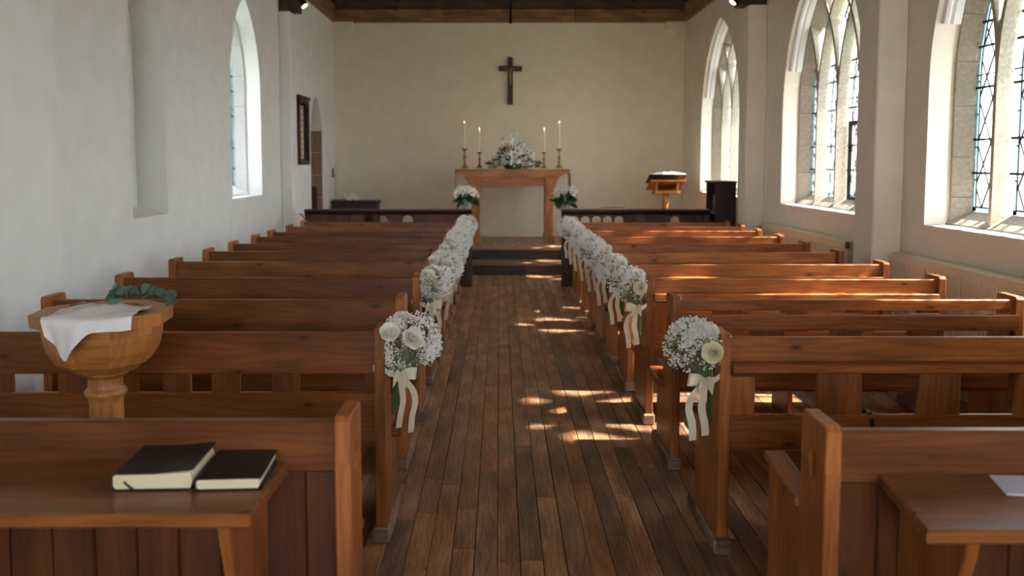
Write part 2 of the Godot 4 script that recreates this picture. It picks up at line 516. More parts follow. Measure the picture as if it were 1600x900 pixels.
func lancets(called: String, label: String, side: float, xin: float, zc: float, hw: float, sill: float, spring: float, rr: float, lights: int, each_pane: bool, opening_light := -1, clear := false, sm: Material = null) -> void:
	if sm == null: sm = M.stone
	var w := Node3D.new()
	w.name = called
	add_child(w, true)
	w.set_meta("kind", "structure"); w.set_meta("label", label)
	var x0 := xin + side * 0.18
	var xg := x0 + side * 0.13
	var jamb := [[-0.09, 0.0], [0.03, 0.0], [0.10, 0.10], [0.10, 0.155], [0.07, 0.185], [-0.09, 0.185]]
	var bar := [[-0.02, 0.0], [0.02, 0.0], [0.062, 0.10], [0.062, 0.16], [0.02, 0.26], [-0.02, 0.26]]
	var arch := arch_pts(hw, spring, rr)
	var outline := PackedVector2Array([Vector2(-hw, sill)])
	outline.append_array(arch)
	outline.push_back(Vector2(hw, sill))
	outline.reverse()      # so that the section's +l points inwards
	for p in cut_line(outline, 0.33):
		var b := MB.new()
		sweep_bar(b, p, jamb, x0, side, zc)
		part("stone_block", b, sm, w)
	# mullions that branch into crossing arcs
	var openings: Array[PackedVector2Array] = []
	var inner := arch_pts(hw - 0.10, spring, rr - 0.10)
	var base := PackedVector2Array([Vector2(-hw + 0.10, sill + 0.11)])
	base.append_array(inner)
	base.push_back(Vector2(hw - 0.10, sill + 0.11))
	openings.append(base)
	for i in range(1, lights):
		var si := -hw + 2.0 * hw * i / lights
		var stem := PackedVector2Array([Vector2(si, sill + 0.02), Vector2(si, spring)])
		var b := MB.new()
		sweep_bar(b, stem, bar, x0, side, zc)
		part("mullion", b, sm, w)
		for d in [1.0, -1.0]:
			var arc := PackedVector2Array()
			for k in 60:
				var a := 1.5 * k / 60.0
				var p := Vector2(si + d * (rr - rr * cos(a)), spring + rr * sin(a))
				arc.push_back(p)
				if p.distance_to(Vector2(-d * (rr - hw), spring)) > rr: break
			if arc.size() < 3: continue
			var t := MB.new()
			sweep_bar(t, arc, bar, x0 + side * (0.0015 * i + (0.0007 if d > 0 else 0.0)) + side * 0.002, side, zc)
			part("tracery_bar", t, sm, w)
			var line := PackedVector2Array([Vector2(si, sill - 0.3)])
			line.append_array(arc)
			for band in Geometry2D.offset_polyline(line, 0.058, Geometry2D.JOIN_ROUND, Geometry2D.END_SQUARE):
				var next: Array[PackedVector2Array] = []
				for o in openings:
					for c in Geometry2D.clip_polygons(o, band):
						if not Geometry2D.is_polygon_clockwise(c): next.append(c)
				openings = next
	# sill stones sloping down to the room
	for i in lights:
		var b := MB.new()
		var z1 := zc - hw + 2.0 * hw * i / lights + 0.004
		var z2 := zc - hw + 2.0 * hw * (i + 1) / lights - 0.004
		b.prism(PackedVector2Array([Vector2(xin + side * 0.16, sill - 0.02), Vector2(xin + side * 0.16, sill + 0.02), Vector2(xg - side * 0.01, sill + 0.11), Vector2(xg + side * 0.14, sill + 0.05), Vector2(xg + side * 0.14, sill - 0.02)]), 0, 1, 2, z1, z2)
		part("sill_stone", b, sm, w)
	# glazing: a blue border, then diamonds held by lead
	var border := MB.new()
	var lead := MB.new()
	var rest := MB.new()
	for o in openings:
		var area := 0.0
		for i in o.size(): area += o[i].cross(o[(i + 1) % o.size()])
		if absf(area) * 0.5 < 0.006: continue
		var ins := Geometry2D.offset_polygon(o, -0.034)
		for q in ins:
			_bars(lead, q, xg, side, zc, 0.005)
			for c in Geometry2D.clip_polygons(o, q): pass
		# border strips
		var m := o.size()
		for i in m:
			var p := o[i]
			var q := o[(i + 1) % m]
			var d := (q - p)
			var steps := maxi(1, int(d.length() / 0.2))
			var nn := Vector2(-d.y, d.x).normalized() * 0.034
			if not Geometry2D.is_point_in_polygon((p + q) * 0.5 + nn * 0.3, o): nn = -nn
			for k in steps:
				var a := p.lerp(q, (k + 0.01) / steps)
				var e := p.lerp(q, (k + 0.99) / steps)
				border.quado(_w(a, xg, zc), _w(e, xg, zc), _w(e + nn, xg, zc), _w(a + nn, xg, zc), Vector3(-side, 0, 0))
				if d.length() > 0.15: _bar(lead, a, a + nn, xg, side, zc, 0.004)
		for q in ins:
			var lo := Vector2(INF, INF)
			var hi := -lo
			for p in q:
				lo = lo.min(p); hi = hi.max(p)
			var cx := (lo.x + hi.x) * 0.5
			var ha := 0.088
			var hb := 0.155
			for i in range(-4, 5):
				for j in range(-4, 16):
					if (i + j) % 2 != 0: continue
					var c := Vector2(cx + i * ha, lo.y + j * hb)
					var dia := PackedVector2Array([c + Vector2(-ha, 0), c + Vector2(0, -hb), c + Vector2(ha, 0), c + Vector2(0, hb)])
					for pc in Geometry2D.intersect_polygons(q, dia):
						var pane := MB.new() if each_pane else rest
						var idx := Geometry2D.triangulate_polygon(pc)
						for k in range(0, idx.size(), 3): pane.trio(_w(pc[idx[k]], xg, zc), _w(pc[idx[k + 1]], xg, zc), _w(pc[idx[k + 2]], xg, zc), Vector3(-side, 0, 0))
						if each_pane and pane.v.size(): part("pane", pane, M.glass, w)
					for e in 2:
						for sg in Geometry2D.intersect_polyline_with_polygon(PackedVector2Array([dia[e], dia[e + 1]]), q):
							_bar(lead, sg[0], sg[sg.size() - 1], xg, side, zc, 0.006)
		if hi_y(o) - lo_y(o) > 0.9:     # iron saddle bars across the tall lights
			for y in [1.54, 1.78, 2.15, 2.24, 2.44, 2.61]:
				if y > hi_y(o) - 0.1: continue
				for sg in Geometry2D.intersect_polyline_with_polygon(PackedVector2Array([Vector2(-3, y), Vector2(3, y)]), o):
					var k := MB.new()
					_bar(k, sg[0] + Vector2(-0.03, 0), sg[sg.size() - 1] + Vector2(0.03, 0), xg - side * 0.016, side, zc, 0.004 if y == 2.24 else 0.008)
					part("saddle_bar", k, M.iron, w)
	part("lead_came", lead, M.lead, w, "", "stuff")
	part("border_glass", border, M.blue_glass, w, "blue glass border strips", "stuff")
	if not each_pane: part("leaded_panes", rest, M.glass_clear if clear else M.glass, w, "", "stuff")
	if opening_light >= 0:      # an iron casement in one light
		var s0 := -hw + 2.0 * hw * opening_light / lights + 0.055
		var s1 := -hw + 2.0 * hw * (opening_light + 1) / lights - 0.055
		var y0 := sill + 0.09
		var y1 := 2.02
		var k := MB.new()
		for q in [[s0, y0, s1, y0 + 0.04], [s0, y1 - 0.04, s1, y1], [s0, y0, s0 + 0.035, y1], [s1 - 0.035, y0, s1, y1]]:
			k.box(Vector3(xg - 0.025, q[1], zc + q[0]), Vector3(xg + 0.025, q[3], zc + q[2]), 0.004)
		part("casement_frame", k, M.iron, w)
		var h := MB.new()
		h.tube([Vector3(xg - side * 0.03, 1.52, zc + s1 - 0.02), Vector3(xg - side * 0.06, 1.54, zc + s1 - 0.04), Vector3(xg - side * 0.065, 1.60, zc + s1 - 0.10)], [0.008, 0.008, 0.006])
		part("casement_handle", h, M.grey, w)

func hi_y(o: PackedVector2Array) -> float:
	var y := -INF
	for p in o: y = maxf(y, p.y)
	return y
func lo_y(o: PackedVector2Array) -> float:
	var y := INF
	for p in o: y = minf(y, p.y)
	return y
func _w(p: Vector2, x: float, zc: float) -> Vector3: return Vector3(x, p.y, zc + p.x)
func _bars(b: MB, q: PackedVector2Array, x: float, side: float, zc: float, hw: float) -> void:
	for i in q.size(): _bar(b, q[i], q[(i + 1) % q.size()], x, side, zc, hw)
func _bar(b: MB, p: Vector2, q: Vector2, x: float, side: float, zc: float, hw: float) -> void:
	if p.distance_to(q) < 0.003: return
	var nn := Vector2(-(q - p).y, (q - p).x).normalized() * hw
	var a := [_w(p - nn, x - 0.005, zc), _w(q - nn, x - 0.005, zc), _w(q + nn, x - 0.005, zc), _w(p + nn, x - 0.005, zc)]
	var c := [_w(p - nn, x + 0.005, zc), _w(q - nn, x + 0.005, zc), _w(q + nn, x + 0.005, zc), _w(p + nn, x + 0.005, zc)]
	b.quado(a[0], a[1], a[2], a[3], Vector3(-1, 0, 0))
	b.quado(c[0], c[1], c[2], c[3], Vector3(1, 0, 0))
	var o := Vector3(0, nn.y, nn.x)
	b.quado(a[0], a[1], c[1], c[0], -o)
	b.quado(a[3], a[2], c[2], c[3], o)

func build_room() -> void:
	# floor: dark ground, then boards
	var f := MB.new()
	f.box(Vector3(XL - 0.6, -0.35, ZB - 0.4), Vector3(XR + 0.6, -0.022, ZF + 0.3), 0.0)
	var fl := struct("floor", f, M.subfloor, "dark boarded timber floor of the chapel nave")
	var bw := 0.094
	var rest := {}
	var i := 0
	var x := XL
	while x < XR:
		var z := minf(ZF, 1.0 + r(0.0, 1.5))
		while z > -12.8:
			var l := r(1.3, 2.6)
			var z2 := maxf(z - l, -12.8)
			var near := x > -0.8 and x < 1.62 and z2 < -2.4
			var k := rng.randi() % 6
			var b: MB
			if near: b = mb(2, 1.9, bw)
			else:
				if not rest.has(k): rest[k] = MB.new()
				b = rest[k]
				b.g = 2
				b.off = Vector2(r(0, 0.1), r(0, 0.8))
			var lift := r(-0.0012, 0.0008)
			b.box(Vector3(x + 0.0012, -0.024, z2 + 0.001), Vector3(minf(x + bw - r(0.0012, 0.003), XR), lift, z - 0.001), 0.0016)
			if near: part("floor_board", b, M.floor[k], fl)
			z = z2
		x += bw
		i += 1
	for k in rest: part("floor_boards", rest[k], M.floor[k], fl, "", "stuff")
	# raised chancel: two steps and a boarded platform
	var s1 := mb(0, 1.9, 0.3)
	s1.box(Vector3(XL, 0.0, -13.40), Vector3(XR, 0.135, -12.79), 0.003)
	var p1 := struct("chancel_step", s1, M.step, "lower dark timber step up to the chancel")
	var t1 := mb(0, 1.9, 0.3)
	t1.box(Vector3(XL, 0.135, -13.40), Vector3(XR, 0.165, -12.77), 0.008)
	part("tread", t1, M.floor[1], p1)
	var s2 := mb(0, 1.9, 0.3)
	s2.box(Vector3(XL, 0.0, ZB), Vector3(XR, 0.30, -13.37), 0.003)
	var p2 := struct("chancel_platform", s2, M.step, "raised boarded chancel platform under the altar")
	var nose := mb(0, 1.9, 0.3)
	nose.box(Vector3(XL, 0.30, -13.60), Vector3(XR, 0.33, -13.35), 0.008)
	part("nosing", nose, M.tread, p2)
	x = XL
	while x < XR:
		var b := mb(2, 1.9, 0.3)
		b.box(Vector3(x + 0.002, 0.29, ZB), Vector3(minf(x + 0.296, XR), 0.33 + r(-0.001, 0.001), -13.603), 0.003)
		part("platform_board", b, M.tread if rng.randi() % 2 else M.floor[2], p2)
		x += 0.30
	# walls
	var win := {"hw": 1.11, "sill": 1.15, "spring": 2.2, "r": 1.54}
	var rs := []
	for z in [4.2, 0.3, -5.53, -8.94, -13.0]:  # first two openings are added for fill light, out of view
		var d := win.duplicate()
		d.z = z
		rs.append(d)
	var wr := side_wall("wall_right", XR, XR + 0.36, rs, M.cream, "cream plastered wall with tall traceried windows")
	var ls := [
		{"z": -7.27, "hw": 0.37, "sill": 1.18, "spring": 2.55, "r": 0.95, "deep": 0.26, "slope": 0.06},
		{"z": -10.08, "hw": 0.60, "sill": 1.23, "spring": 2.45, "r": 1.12},
		{"z": -13.92, "hw": 0.44, "sill": 0.33, "spring": 1.98, "r": 0.72, "deep": 0.34},
	]
	var wl := side_wall("wall_left", XL, XL - 0.36, ls, M.plaster, "cream plastered wall with a blind niche and a lancet window")
	var bk := MB.new()
	bk.box(Vector3(XL - 0.62, 0, ZB - 0.5), Vector3(XR + 0.62, HW, ZB), 0.0)
	for k in [ZB, ZB - 0.5]:
		b_gable(bk, k, Vector3.BACK if k == ZB else Vector3.FORWARD)
	var wb := struct("wall_back", bk, M.back, "cream plastered end wall behind the altar")
	var fr := MB.new()
	var wa := -1.35
	var wb2 := 1.65
	fr.box(Vector3(XL - 0.62, 0, ZF), Vector3(XR + 0.62, 1.9, ZF + 0.4), 0.0)
	fr.box(Vector3(XL - 0.62, 1.9, ZF), Vector3(wa, HW, ZF + 0.4), 0.0)
	fr.box(Vector3(wb2, 1.9, ZF), Vector3(XR + 0.62, HW, ZF + 0.4), 0.0)
	for k in [ZF, ZF + 0.4]: b_gable(fr, k, Vector3.FORWARD if k == ZF else Vector3.BACK)
	struct("wall_front", fr, M.plaster, "plastered west wall behind the viewer")
	var ww := Node3D.new()
	ww.name = "added_window_7"  # added west window, unseen, brings fill light in from behind
	add_child(ww, true)
	ww.set_meta("kind", "structure"); ww.set_meta("label", "added mullioned west window for fill light behind the viewer, out of view")
	for k in 6:
		var b := MB.new()
		var xm := lerpf(wa, wb2, k / 5.0)
		b.box(Vector3(xm - 0.05, 1.9, ZF + 0.1), Vector3(xm + 0.05, HW, ZF + 0.25), 0.02)
		part("mullion", b, M.stone, ww)
		if k < 5:
			var g := MB.new()
			var x2 := lerpf(wa, wb2, (k + 1) / 5.0)
			g.quad(Vector3(xm + 0.05, 1.9, ZF + 0.17), Vector3(xm + 0.05, HW, ZF + 0.17), Vector3(x2 - 0.05, HW, ZF + 0.17), Vector3(x2 - 0.05, 1.9, ZF + 0.17))
			part("pane", g, M.glass_clear, ww)
	# reveals moulded above the springing, set inside the right-hand openings
	for o in rs:
		var ap := arch_pts(o.hw - 0.004, 2.2, o.r - 0.004)
		var line := PackedVector2Array()
		for p in ap:
			if p.y > 2.5: line.push_back(p)
		line.reverse()
		var b := MB.new()
		sweep_bar(b, line, [[-0.02, 0.03], [0.028, 0.05], [0.034, 0.075], [0.012, 0.095], [0.03, 0.115], [0.03, 0.17], [-0.02, 0.17]], XR, 1.0, o.z)
		part("arch_moulding", b, M.reveal, wr)
		var sl := MB.new()
		sl.box(Vector3(XR + 0.001, 1.12, o.z - o.hw), Vector3(XR + 0.19, 1.156, o.z + o.hw), 0.004)
		part("window_sill", sl, M.reveal, wr)
	# piers
	for q in [[XR, 2.92, -10.68, -11.0, 3.46], [XR, 2.92, -7.0, -7.38, 3.46], [XR, 2.92, -3.35, -3.7, 3.46], [XL, -2.68, -11.62, -11.92, 3.54], [XL, -2.68, -4.5, -5.48, 3.54]]:
		var b := MB.new()
		b.box(Vector3(minf(q[0], q[1]), 0, q[3]), Vector3(maxf(q[0], q[1]), q[4], q[2]), 0.012)
		part("pier", b, M.cream if q[0] > 0 else M.plaster, wr if q[0] > 0 else wl)
		var post := mb(1, 1.0, 0.2)
		var s := signf(q[0])
		post.box(Vector3(minf(q[0] - s * 0.02, q[1] - s * 0.10), q[4], q[3] + 0.03), Vector3(maxf(q[0] - s * 0.02, q[1] - s * 0.10), HW + 0.3, q[2] - 0.03), 0.01)
		single("wall_post", post, M.beam_dark, "dark timber roof post on the %s pier %s" % ["right" if s > 0 else "left", "beside the black spotlight" if q[2] < -10.0 else ("between the two near windows" if q[2] < -6.0 else "nearest the viewer")], "timber post", "timber posts on the wall piers")
	# corbels under the tie beam
	for s in [[XL, 1.0], [XR, -1.0]]:
		var c := MB.new()
		var pts := PackedVector2Array([Vector2(s[0], HW), Vector2(s[0] + s[1] * 0.34, HW), Vector2(s[0] + s[1] * 0.34, HW - 0.10)])
		for k in 6:
			var a := PI / 2 * k / 5.0
			pts.push_back(Vector2(s[0] + s[1] * (0.34 - 0.17 * sin(a)), HW - 0.12 - 0.17 * (1.0 - cos(a))))
		pts.push_back(Vector2(s[0], HW - 0.30))
		c.prism(pts, 0, 1, 2, ZB, ZB + 0.16, 0.008)
		part("corbel", c, M.back, wb)
	# roof
	var roof := MB.new()
	for s in [[XL - 0.62, 1.0], [XR + 0.62, -1.0]]:
		var e := Vector3(s[0], HW, 0)
		var a0 := Vector3(s[0], HW - 0.02, ZF + 0.5)
		var a1 := Vector3(s[0], HW - 0.02, ZB - 0.5)
		var r0 := Vector3(RIDGE.x, RIDGE.y, ZF + 0.5)
		var r1 := Vector3(RIDGE.x, RIDGE.y, ZB - 0.5)
		var up := Vector3(0, 0.2, 0)
		roof.quado(a0, a1, r1, r0, Vector3(s[1], -1, 0))
		roof.quado(a0 + up, a1 + up, r1 + up, r0 + up, Vector3(-s[1], 1, 0))
		roof.quado(a0, a1, a1 + up, a0 + up, Vector3(-s[1], 0, 0))
	var ceil := struct("ceiling", roof, M.roof, "dark boarded pitched timber roof")
	for s in [[XL, 1.0, "left"], [XR, -1.0, "right"]]:
		var b := mb(2, 2, 0.3)
		b.box(Vector3(minf(s[0] - s[1] * 0.3, s[0] + s[1] * 0.05), HW, ZB), Vector3(maxf(s[0] - s[1] * 0.3, s[0] + s[1] * 0.05), HW + 0.30, ZF), 0.008)
		single("wall_plate", b, M.beam, "long timber wall plate along the top of the %s wall" % s[2], "timber beam", "wall plates")
	var tie := thing("tie_beam", "old timber tie beam of stacked planks across the back wall", "timber beam", Vector3(0.16, HW, ZB + 0.15))
	var pw := [-3.03, -0.75, 1.1, 3.03]
	for k in 3:
		var b := mb(0, 1.9, 0.2)
		b.box(Vector3(pw[k] + 0.002, 0.0, -0.15), Vector3(pw[k + 1] - 0.002, 0.21, 0.0), 0.006)
		part("plank", b, M.beam, tie)
	var ub := mb(0, 1.9, 0.2)
	ub.box(Vector3(-3.03, 0.216, -0.15), Vector3(3.03, 0.50, -0.005), 0.006)
	part("plank", ub, M.beam_dark, tie)
	for k in 5:      # rafters
		for s in [[XL, 1.0, "left"], [XR, -1.0, "right"]]:
			var z: float = [-15.42, -14.4, -13.4, -12.4, -11.4][k]
			var b := mb(0, 1.9, 0.1)
			var p := Vector2(s[0], HW + 0.28)
			var q := RIDGE
			b.prism(PackedVector2Array([p, p + Vector2(s[1] * 0.14, 0.0), q + Vector2(0, -0.16), q]), 0, 1, 2, z, z + 0.09)
			part("rafter", b, M.beam_dark, ceil)
	var rod := MB.new()
	rod.tube([Vector3(0.182, HW - 0.015, ZB + 0.19), Vector3(0.182, 6.5, ZB + 0.19)], [0.02], 8)
	rod.lathe([[0.0, HW - 0.05], [0.026, HW - 0.03], [0.02, HW]], 10, Vector3(0.182, 0, ZB + 0.19))
	single("hanging_rod", rod, M.iron, "thin dark rod hanging against the middle of the tie beam", "rod")
	# doorway: stone jambs and a stone lining behind
	for k in 2:
		var d := -0.012 if k == 0 else 0.012
		var zz := -13.92 + (0.44 if k == 0 else -0.44)
		for j in 5:
			var b := MB.new()
			var y := 0.33 + j * 0.36
			b.box(Vector3(XL - 0.335, y + 0.002, minf(zz, zz + d)), Vector3(XL - 0.16 + (0.06 if j % 2 else 0.0), y + 0.356, maxf(zz, zz + d)), 0.004)
			b.box(Vector3(XL - 0.157 + (0.06 if j % 2 else 0.0), y + 0.002, minf(zz, zz + d)), Vector3(XL - 0.01, y + 0.356, maxf(zz, zz + d)), 0.004)
			part("stone_block", b, M.brown_stone, wl)
	for j in 5:
		var b := MB.new()
		b.box(Vector3(XL - 0.338, 0.332 + j * 0.36, -14.346), Vector3(XL - 0.325, 0.688 + j * 0.36, -13.494), 0.003)
		part("stone_block", b, M.brown_stone, wl)
	# windows
	lancets("window_1", "far leaded window with stone tracery above the dark bookcase", 1.0, XR, -13.0, 1.11, 1.15, 2.2, 1.54, 4, false)
	lancets("window_2", "middle leaded window with an iron casement beside the pier", 1.0, XR, -8.94, 1.11, 1.15, 2.2, 1.54, 4, false, 2)
	lancets("window_3", "nearest visible leaded window with blue border glass at the right edge", 1.0, XR, -5.53, 1.11, 1.15, 2.2, 1.54, 4, true)
	lancets("added_window_4", "added leaded window for fill light beside the viewer, out of view", 1.0, XR, 0.3, 1.11, 1.15, 2.2, 1.54, 4, false, -1, true)  # added opening, unseen, brightens the interior
	lancets("added_window_6", "added leaded window for fill light behind the viewer, out of view", 1.0, XR, 4.2, 1.11, 1.15, 2.2, 1.54, 4, false, -1, true)  # added for fill as well, unseen
	lancets("window_5", "bright narrow lancet window in the left wall", -1.0, XL, -10.08, 0.60, 1.23, 2.45, 1.12, 2, false, -1, false, M.reveal)

func b_gable(b: MB, z: float, o: Vector3) -> void:
	b.trio(Vector3(XL - 0.62, HW, z), Vector3(XR + 0.62, HW, z), Vector3(RIDGE.x, RIDGE.y, z), o)

# ---------------------------------------------------------------- pews
func end_shape(desk: bool, narrow := false) -> Array:      # two outlines in (z, y), met along the pierced trefoil
	var up := PackedVector2Array([Vector2(-0.155, 0.79), Vector2(-0.155, 0.905), Vector2(-0.145, 0.92), Vector2(0.022, 0.92), Vector2(0.035, 0.905), Vector2(0.035, 0.79)])
	var hole := PackedVector2Array()
	for k in 17:
		var a := PI * k / 8.0
		hole.push_back(Vector2(-0.06, 0.79) + Vector2(cos(a), sin(a) * 1.6) * 0.020 * (1.0 + 0.45 * absf(cos(1.5 * a - PI / 4))))
	hole[0].y = 0.79; hole[8].y = 0.79; hole[16].y = 0.79
	for k in 9: up.push_back(hole[k])      # from the right of the hole over its top to the left
	var lo := PackedVector2Array([Vector2(0.035, 0.79), Vector2(0.035, 0.0)])
	if narrow: lo.append_array(PackedVector2Array([Vector2(-0.165, 0.0), Vector2(-0.158, 0.6)]))
	elif desk: lo.append_array(PackedVector2Array([Vector2(-0.44, 0.0), Vector2(-0.45, 0.60), Vector2(-0.46, 0.655), Vector2(-0.20, 0.625), Vector2(-0.165, 0.66)]))
	else: lo.append_array(PackedVector2Array([Vector2(-0.40, 0.0), Vector2(-0.40, 0.43), Vector2(-0.36, 0.45), Vector2(-0.24, 0.47), Vector2(-0.18, 0.52), Vector2(-0.158, 0.60)]))
	lo.push_back(Vector2(-0.155, 0.79))
	for k in range(8, 17): lo.push_back(hole[k])
	return [up, lo]

func pew(kind: String, xin: float, xout: float, d: float, label: String, group: String) -> Node3D:
	var s := signf(xout - xin)
	var t := thing("pew", label, "pew", Vector3((xin + xout) * 0.5, 0, -d), group)
	var a := xin - t.position.x
	var z := xout - t.position.x
	var desk := kind == "desk"
	var pine: Array = M.pine_shaded if s < 0 or desk else M.pine  # left and nearest pews take the tints darkened to imitate shade
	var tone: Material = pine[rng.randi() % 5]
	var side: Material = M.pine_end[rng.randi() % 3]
	for e in [[a, 1.0], [z, -1.0]]:
		var b := mb(1, 0.92, 0.45)
		var x0: float = e[0]
		var x1: float = x0 + s * e[1] * 0.045
		var sh := end_shape(desk, desk and s < 0)
		for pt in sh:
			var p: PackedVector2Array = pt
			if Geometry2D.is_polygon_clockwise(p): p.reverse()
			var skip := PackedInt32Array()
			for i in p.size():
				if absf(p[i].y - 0.79) < 0.0005 and absf(p[(i + 1) % p.size()].y - 0.79) < 0.0005: skip.push_back(i)
			b.prism(p, 2, 1, 0, x0, x1, 0.004, skip)
		var en := part("end_panel", b, side, t)
		var pl := mb(2, 0.5, 0.1)
		pl.box(Vector3(minf(x0 - s * e[1] * 0.016, x1 + s * e[1] * 0.012), 0.0, -0.22 if desk and s < 0 else -0.47), Vector3(maxf(x0 - s * e[1] * 0.016, x1 + s * e[1] * 0.012), 0.068, 0.055), 0.008)
		part("plinth", pl, M.plinth, en)
		if desk and s > 0:
			var ar := mb(2, 0.5, 0.1)
			ar.prism(PackedVector2Array([Vector2(-0.16, 0.63), Vector2(-0.47, 0.665), Vector2(-0.47, 0.69), Vector2(-0.16, 0.655)]), 2, 1, 0, x0 - s * e[1] * 0.012, x1 + s * e[1] * 0.012, 0.005)
			part("armrest", ar, side, en)
	var i0 := minf(a + s * 0.043, z - s * 0.043)
	var i1 := maxf(a + s * 0.043, z - s * 0.043)
	var plank := func(called: String, y0: float, y1: float, z0: float, z1: float, m: Material, xa := i0, xb := i1) -> void:
		var b := mb(0, 1.85, 0.2)
		b.box(Vector3(xa, y0, z0), Vector3(xb, y1, z1), 0.005)
		part(called, b, m, t)
	if desk:
		plank.call("top_rail", 0.755, 0.90, -0.035, 0.005, tone)
		plank.call("lower_rail", 0.08, 0.2, -0.03, 0.0, tone)
		var x := i0
		var pm: Material = M.pine_dark  # darker pine stands in for the shade on these low boards
		while x < i1 - 0.02:
			var b := mb(1, 0.6, 0.15)
			b.box(Vector3(x + 0.001, 0.2, -0.024), Vector3(minf(x + 0.118, i1), 0.755, -0.006), 0.004)
			part("backboard", b, pm, t)
			x += 0.12
	elif kind == "slots":
		plank.call("top_rail", 0.72, 0.90, -0.03, 0.0, tone)
		plank.call("lower_rail", 0.40, 0.64, -0.03, 0.0, pine[rng.randi() % 5])
		for f in [0.0, 0.10, 0.255, 0.375, 0.50, 0.615, 0.755, 0.975]:
			var xa := lerpf(i0, i1, f)
			var wd: float = 0.04 if f == 0.0 or f == 0.975 else (0.09 if f == 0.10 else 0.12)
			var b := mb(1, 0.4, 0.15)
			b.box(Vector3(xa, 0.62, -0.026), Vector3(minf(xa + wd, i1), 0.735, -0.004), 0.002)
			part("muntin", b, tone, t)
	else:
		var low := 0.80 if kind == "ledge" else (0.845 if kind == "trough" else 0.815)
		plank.call("top_rail", low - 0.002, 0.90, -0.03, 0.0, tone)
		if kind == "trough":
			plank.call("trough_front", 0.75, 0.832, 0.055, 0.078, pine[rng.randi() % 5], i0 - 0.02, i1)
			plank.call("trough_floor", 0.75, 0.768, -0.028, 0.055, tone)
		else:
			plank.call("book_ledge", low - 0.035, low, -0.03, 0.07 if kind == "ledge" else 0.045, pine[rng.randi() % 5])
			for e in [i0, i1 - 0.11]:
				var st := mb(2, 0.2, 0.1)
				st.box(Vector3(e, low - 0.05, 0.0), Vector3(e + 0.11, low - 0.035, 0.055), 0.004)
				part("ledge_cleat", st, M.pine_dark, t)
		plank.call("lower_rail", 0.43, 0.575, -0.03, 0.0, pine[rng.randi() % 5])
		var n := 5
		for k in n:
			var wd := 0.115 if k == 0 or k == n - 1 else 0.185
			var xc := lerpf(i0 + 0.055, i1 - 0.055, k / float(n - 1))
			var b := mb(1, 0.4, 0.2)
			var q := PackedVector2Array([Vector2(xc - wd * 0.5, 0.56), Vector2(xc + wd * 0.5, 0.56), Vector2(xc + wd * 0.5, low - 0.02), Vector2(xc - wd * 0.5, low - 0.02)])
			if k == 2 or k == 3: q[0].x -= 0.0; q[3].x += 0.02
			b.prism(q, 0, 1, 2, -0.027, -0.004, 0.003)
			part("stile", b, pine[rng.randi() % 5], t)
	# the seat runs through the ends and shows as a block on the aisle side
	var seat := mb(0, 1.85, 0.5)
	var sa := a - s * (0.0 if desk else 0.04)
	if not desk: seat.box(Vector3(minf(a - s * 0.04, a + s * 0.04), 0.395, -0.46), Vector3(maxf(a - s * 0.04, a + s * 0.04), 0.445, -0.17), 0.006)
	seat.box(Vector3(i0 - 0.002, 0.405, -0.46), Vector3(i1 + 0.002, 0.44, -0.025), 0.008)
	part("seat", seat, pine[rng.randi() % 5], t)
	var sup := mb(1, 0.5, 0.4)
	sup.prism(PackedVector2Array([Vector2(-0.03, 0.0), Vector2(-0.03, 0.56), Vector2(-0.07, 0.56), Vector2(-0.10, 0.405), Vector2(-0.40, 0.405), Vector2(-0.36, 0.20), Vector2(-0.36, 0.0)]), 2, 1, 0, 0.0 - 0.015 + (0.12 * s if desk else 0.0), 0.015 + (0.12 * s if desk else 0.0), 0.003)
	part("seat_bracket", sup, M.pine_dark, t)
	if desk:      # book shelf on the back of the pew, carried by curved brackets
		var sx := a + s * (0.18 if s < 0 else 0.155)
		var b := mb(0, 1.85, 0.4)
		var far := z - s * 0.05
		var q := PackedVector2Array([Vector2(sx, 0.385), Vector2(far, 0.385), Vector2(far, 0.006), Vector2(sx, 0.006)])
		if s > 0:
			q[0].x = sx - 0.05
		b.prism(q, 0, 2, 1, 0.75, 0.785, 0.006)
		var shelf := part("book_shelf", b, pine[2], t)
		for f in [0.06, 0.9, 1.7]:
			var c := mb(1, 0.5, 0.3)
			var x0: float = sx + s * f
			var pr := PackedVector2Array([Vector2(0.0, 0.75), Vector2(0.355, 0.75)])
			for k in 9:
				var v := k / 8.0
				pr.push_back(Vector2(0.345 - 0.06 * sin(v * PI * 0.9) - 0.18 * v * v, 0.70 - 0.5 * v))
			pr.push_back(Vector2(0.0, 0.2))
			c.prism(pr, 2, 1, 0, x0, x0 + s * 0.032, 0.004)
			part("bracket", c, M.pine_end[1], shelf)
	return t

# ---------------------------------------------------------------- flowers
func aim(at: Vector3, axis: Vector3, k := 1.0, spin := 0.0) -> Transform3D:     # y axis turned to the given direction
	var y := axis.normalized()
	var z := Vector3(0.3, 0.1, 0.9) if absf(y.dot(Vector3(0.3, 0.1, 0.9))) < 0.9 else Vector3(1, 0, 0)
	var x := y.cross(z).normalized()
	z = x.cross(y)
	return Transform3D(Basis(x, y, z) * Basis(Vector3.UP, spin) * Basis().scaled(Vector3.ONE * k), at)

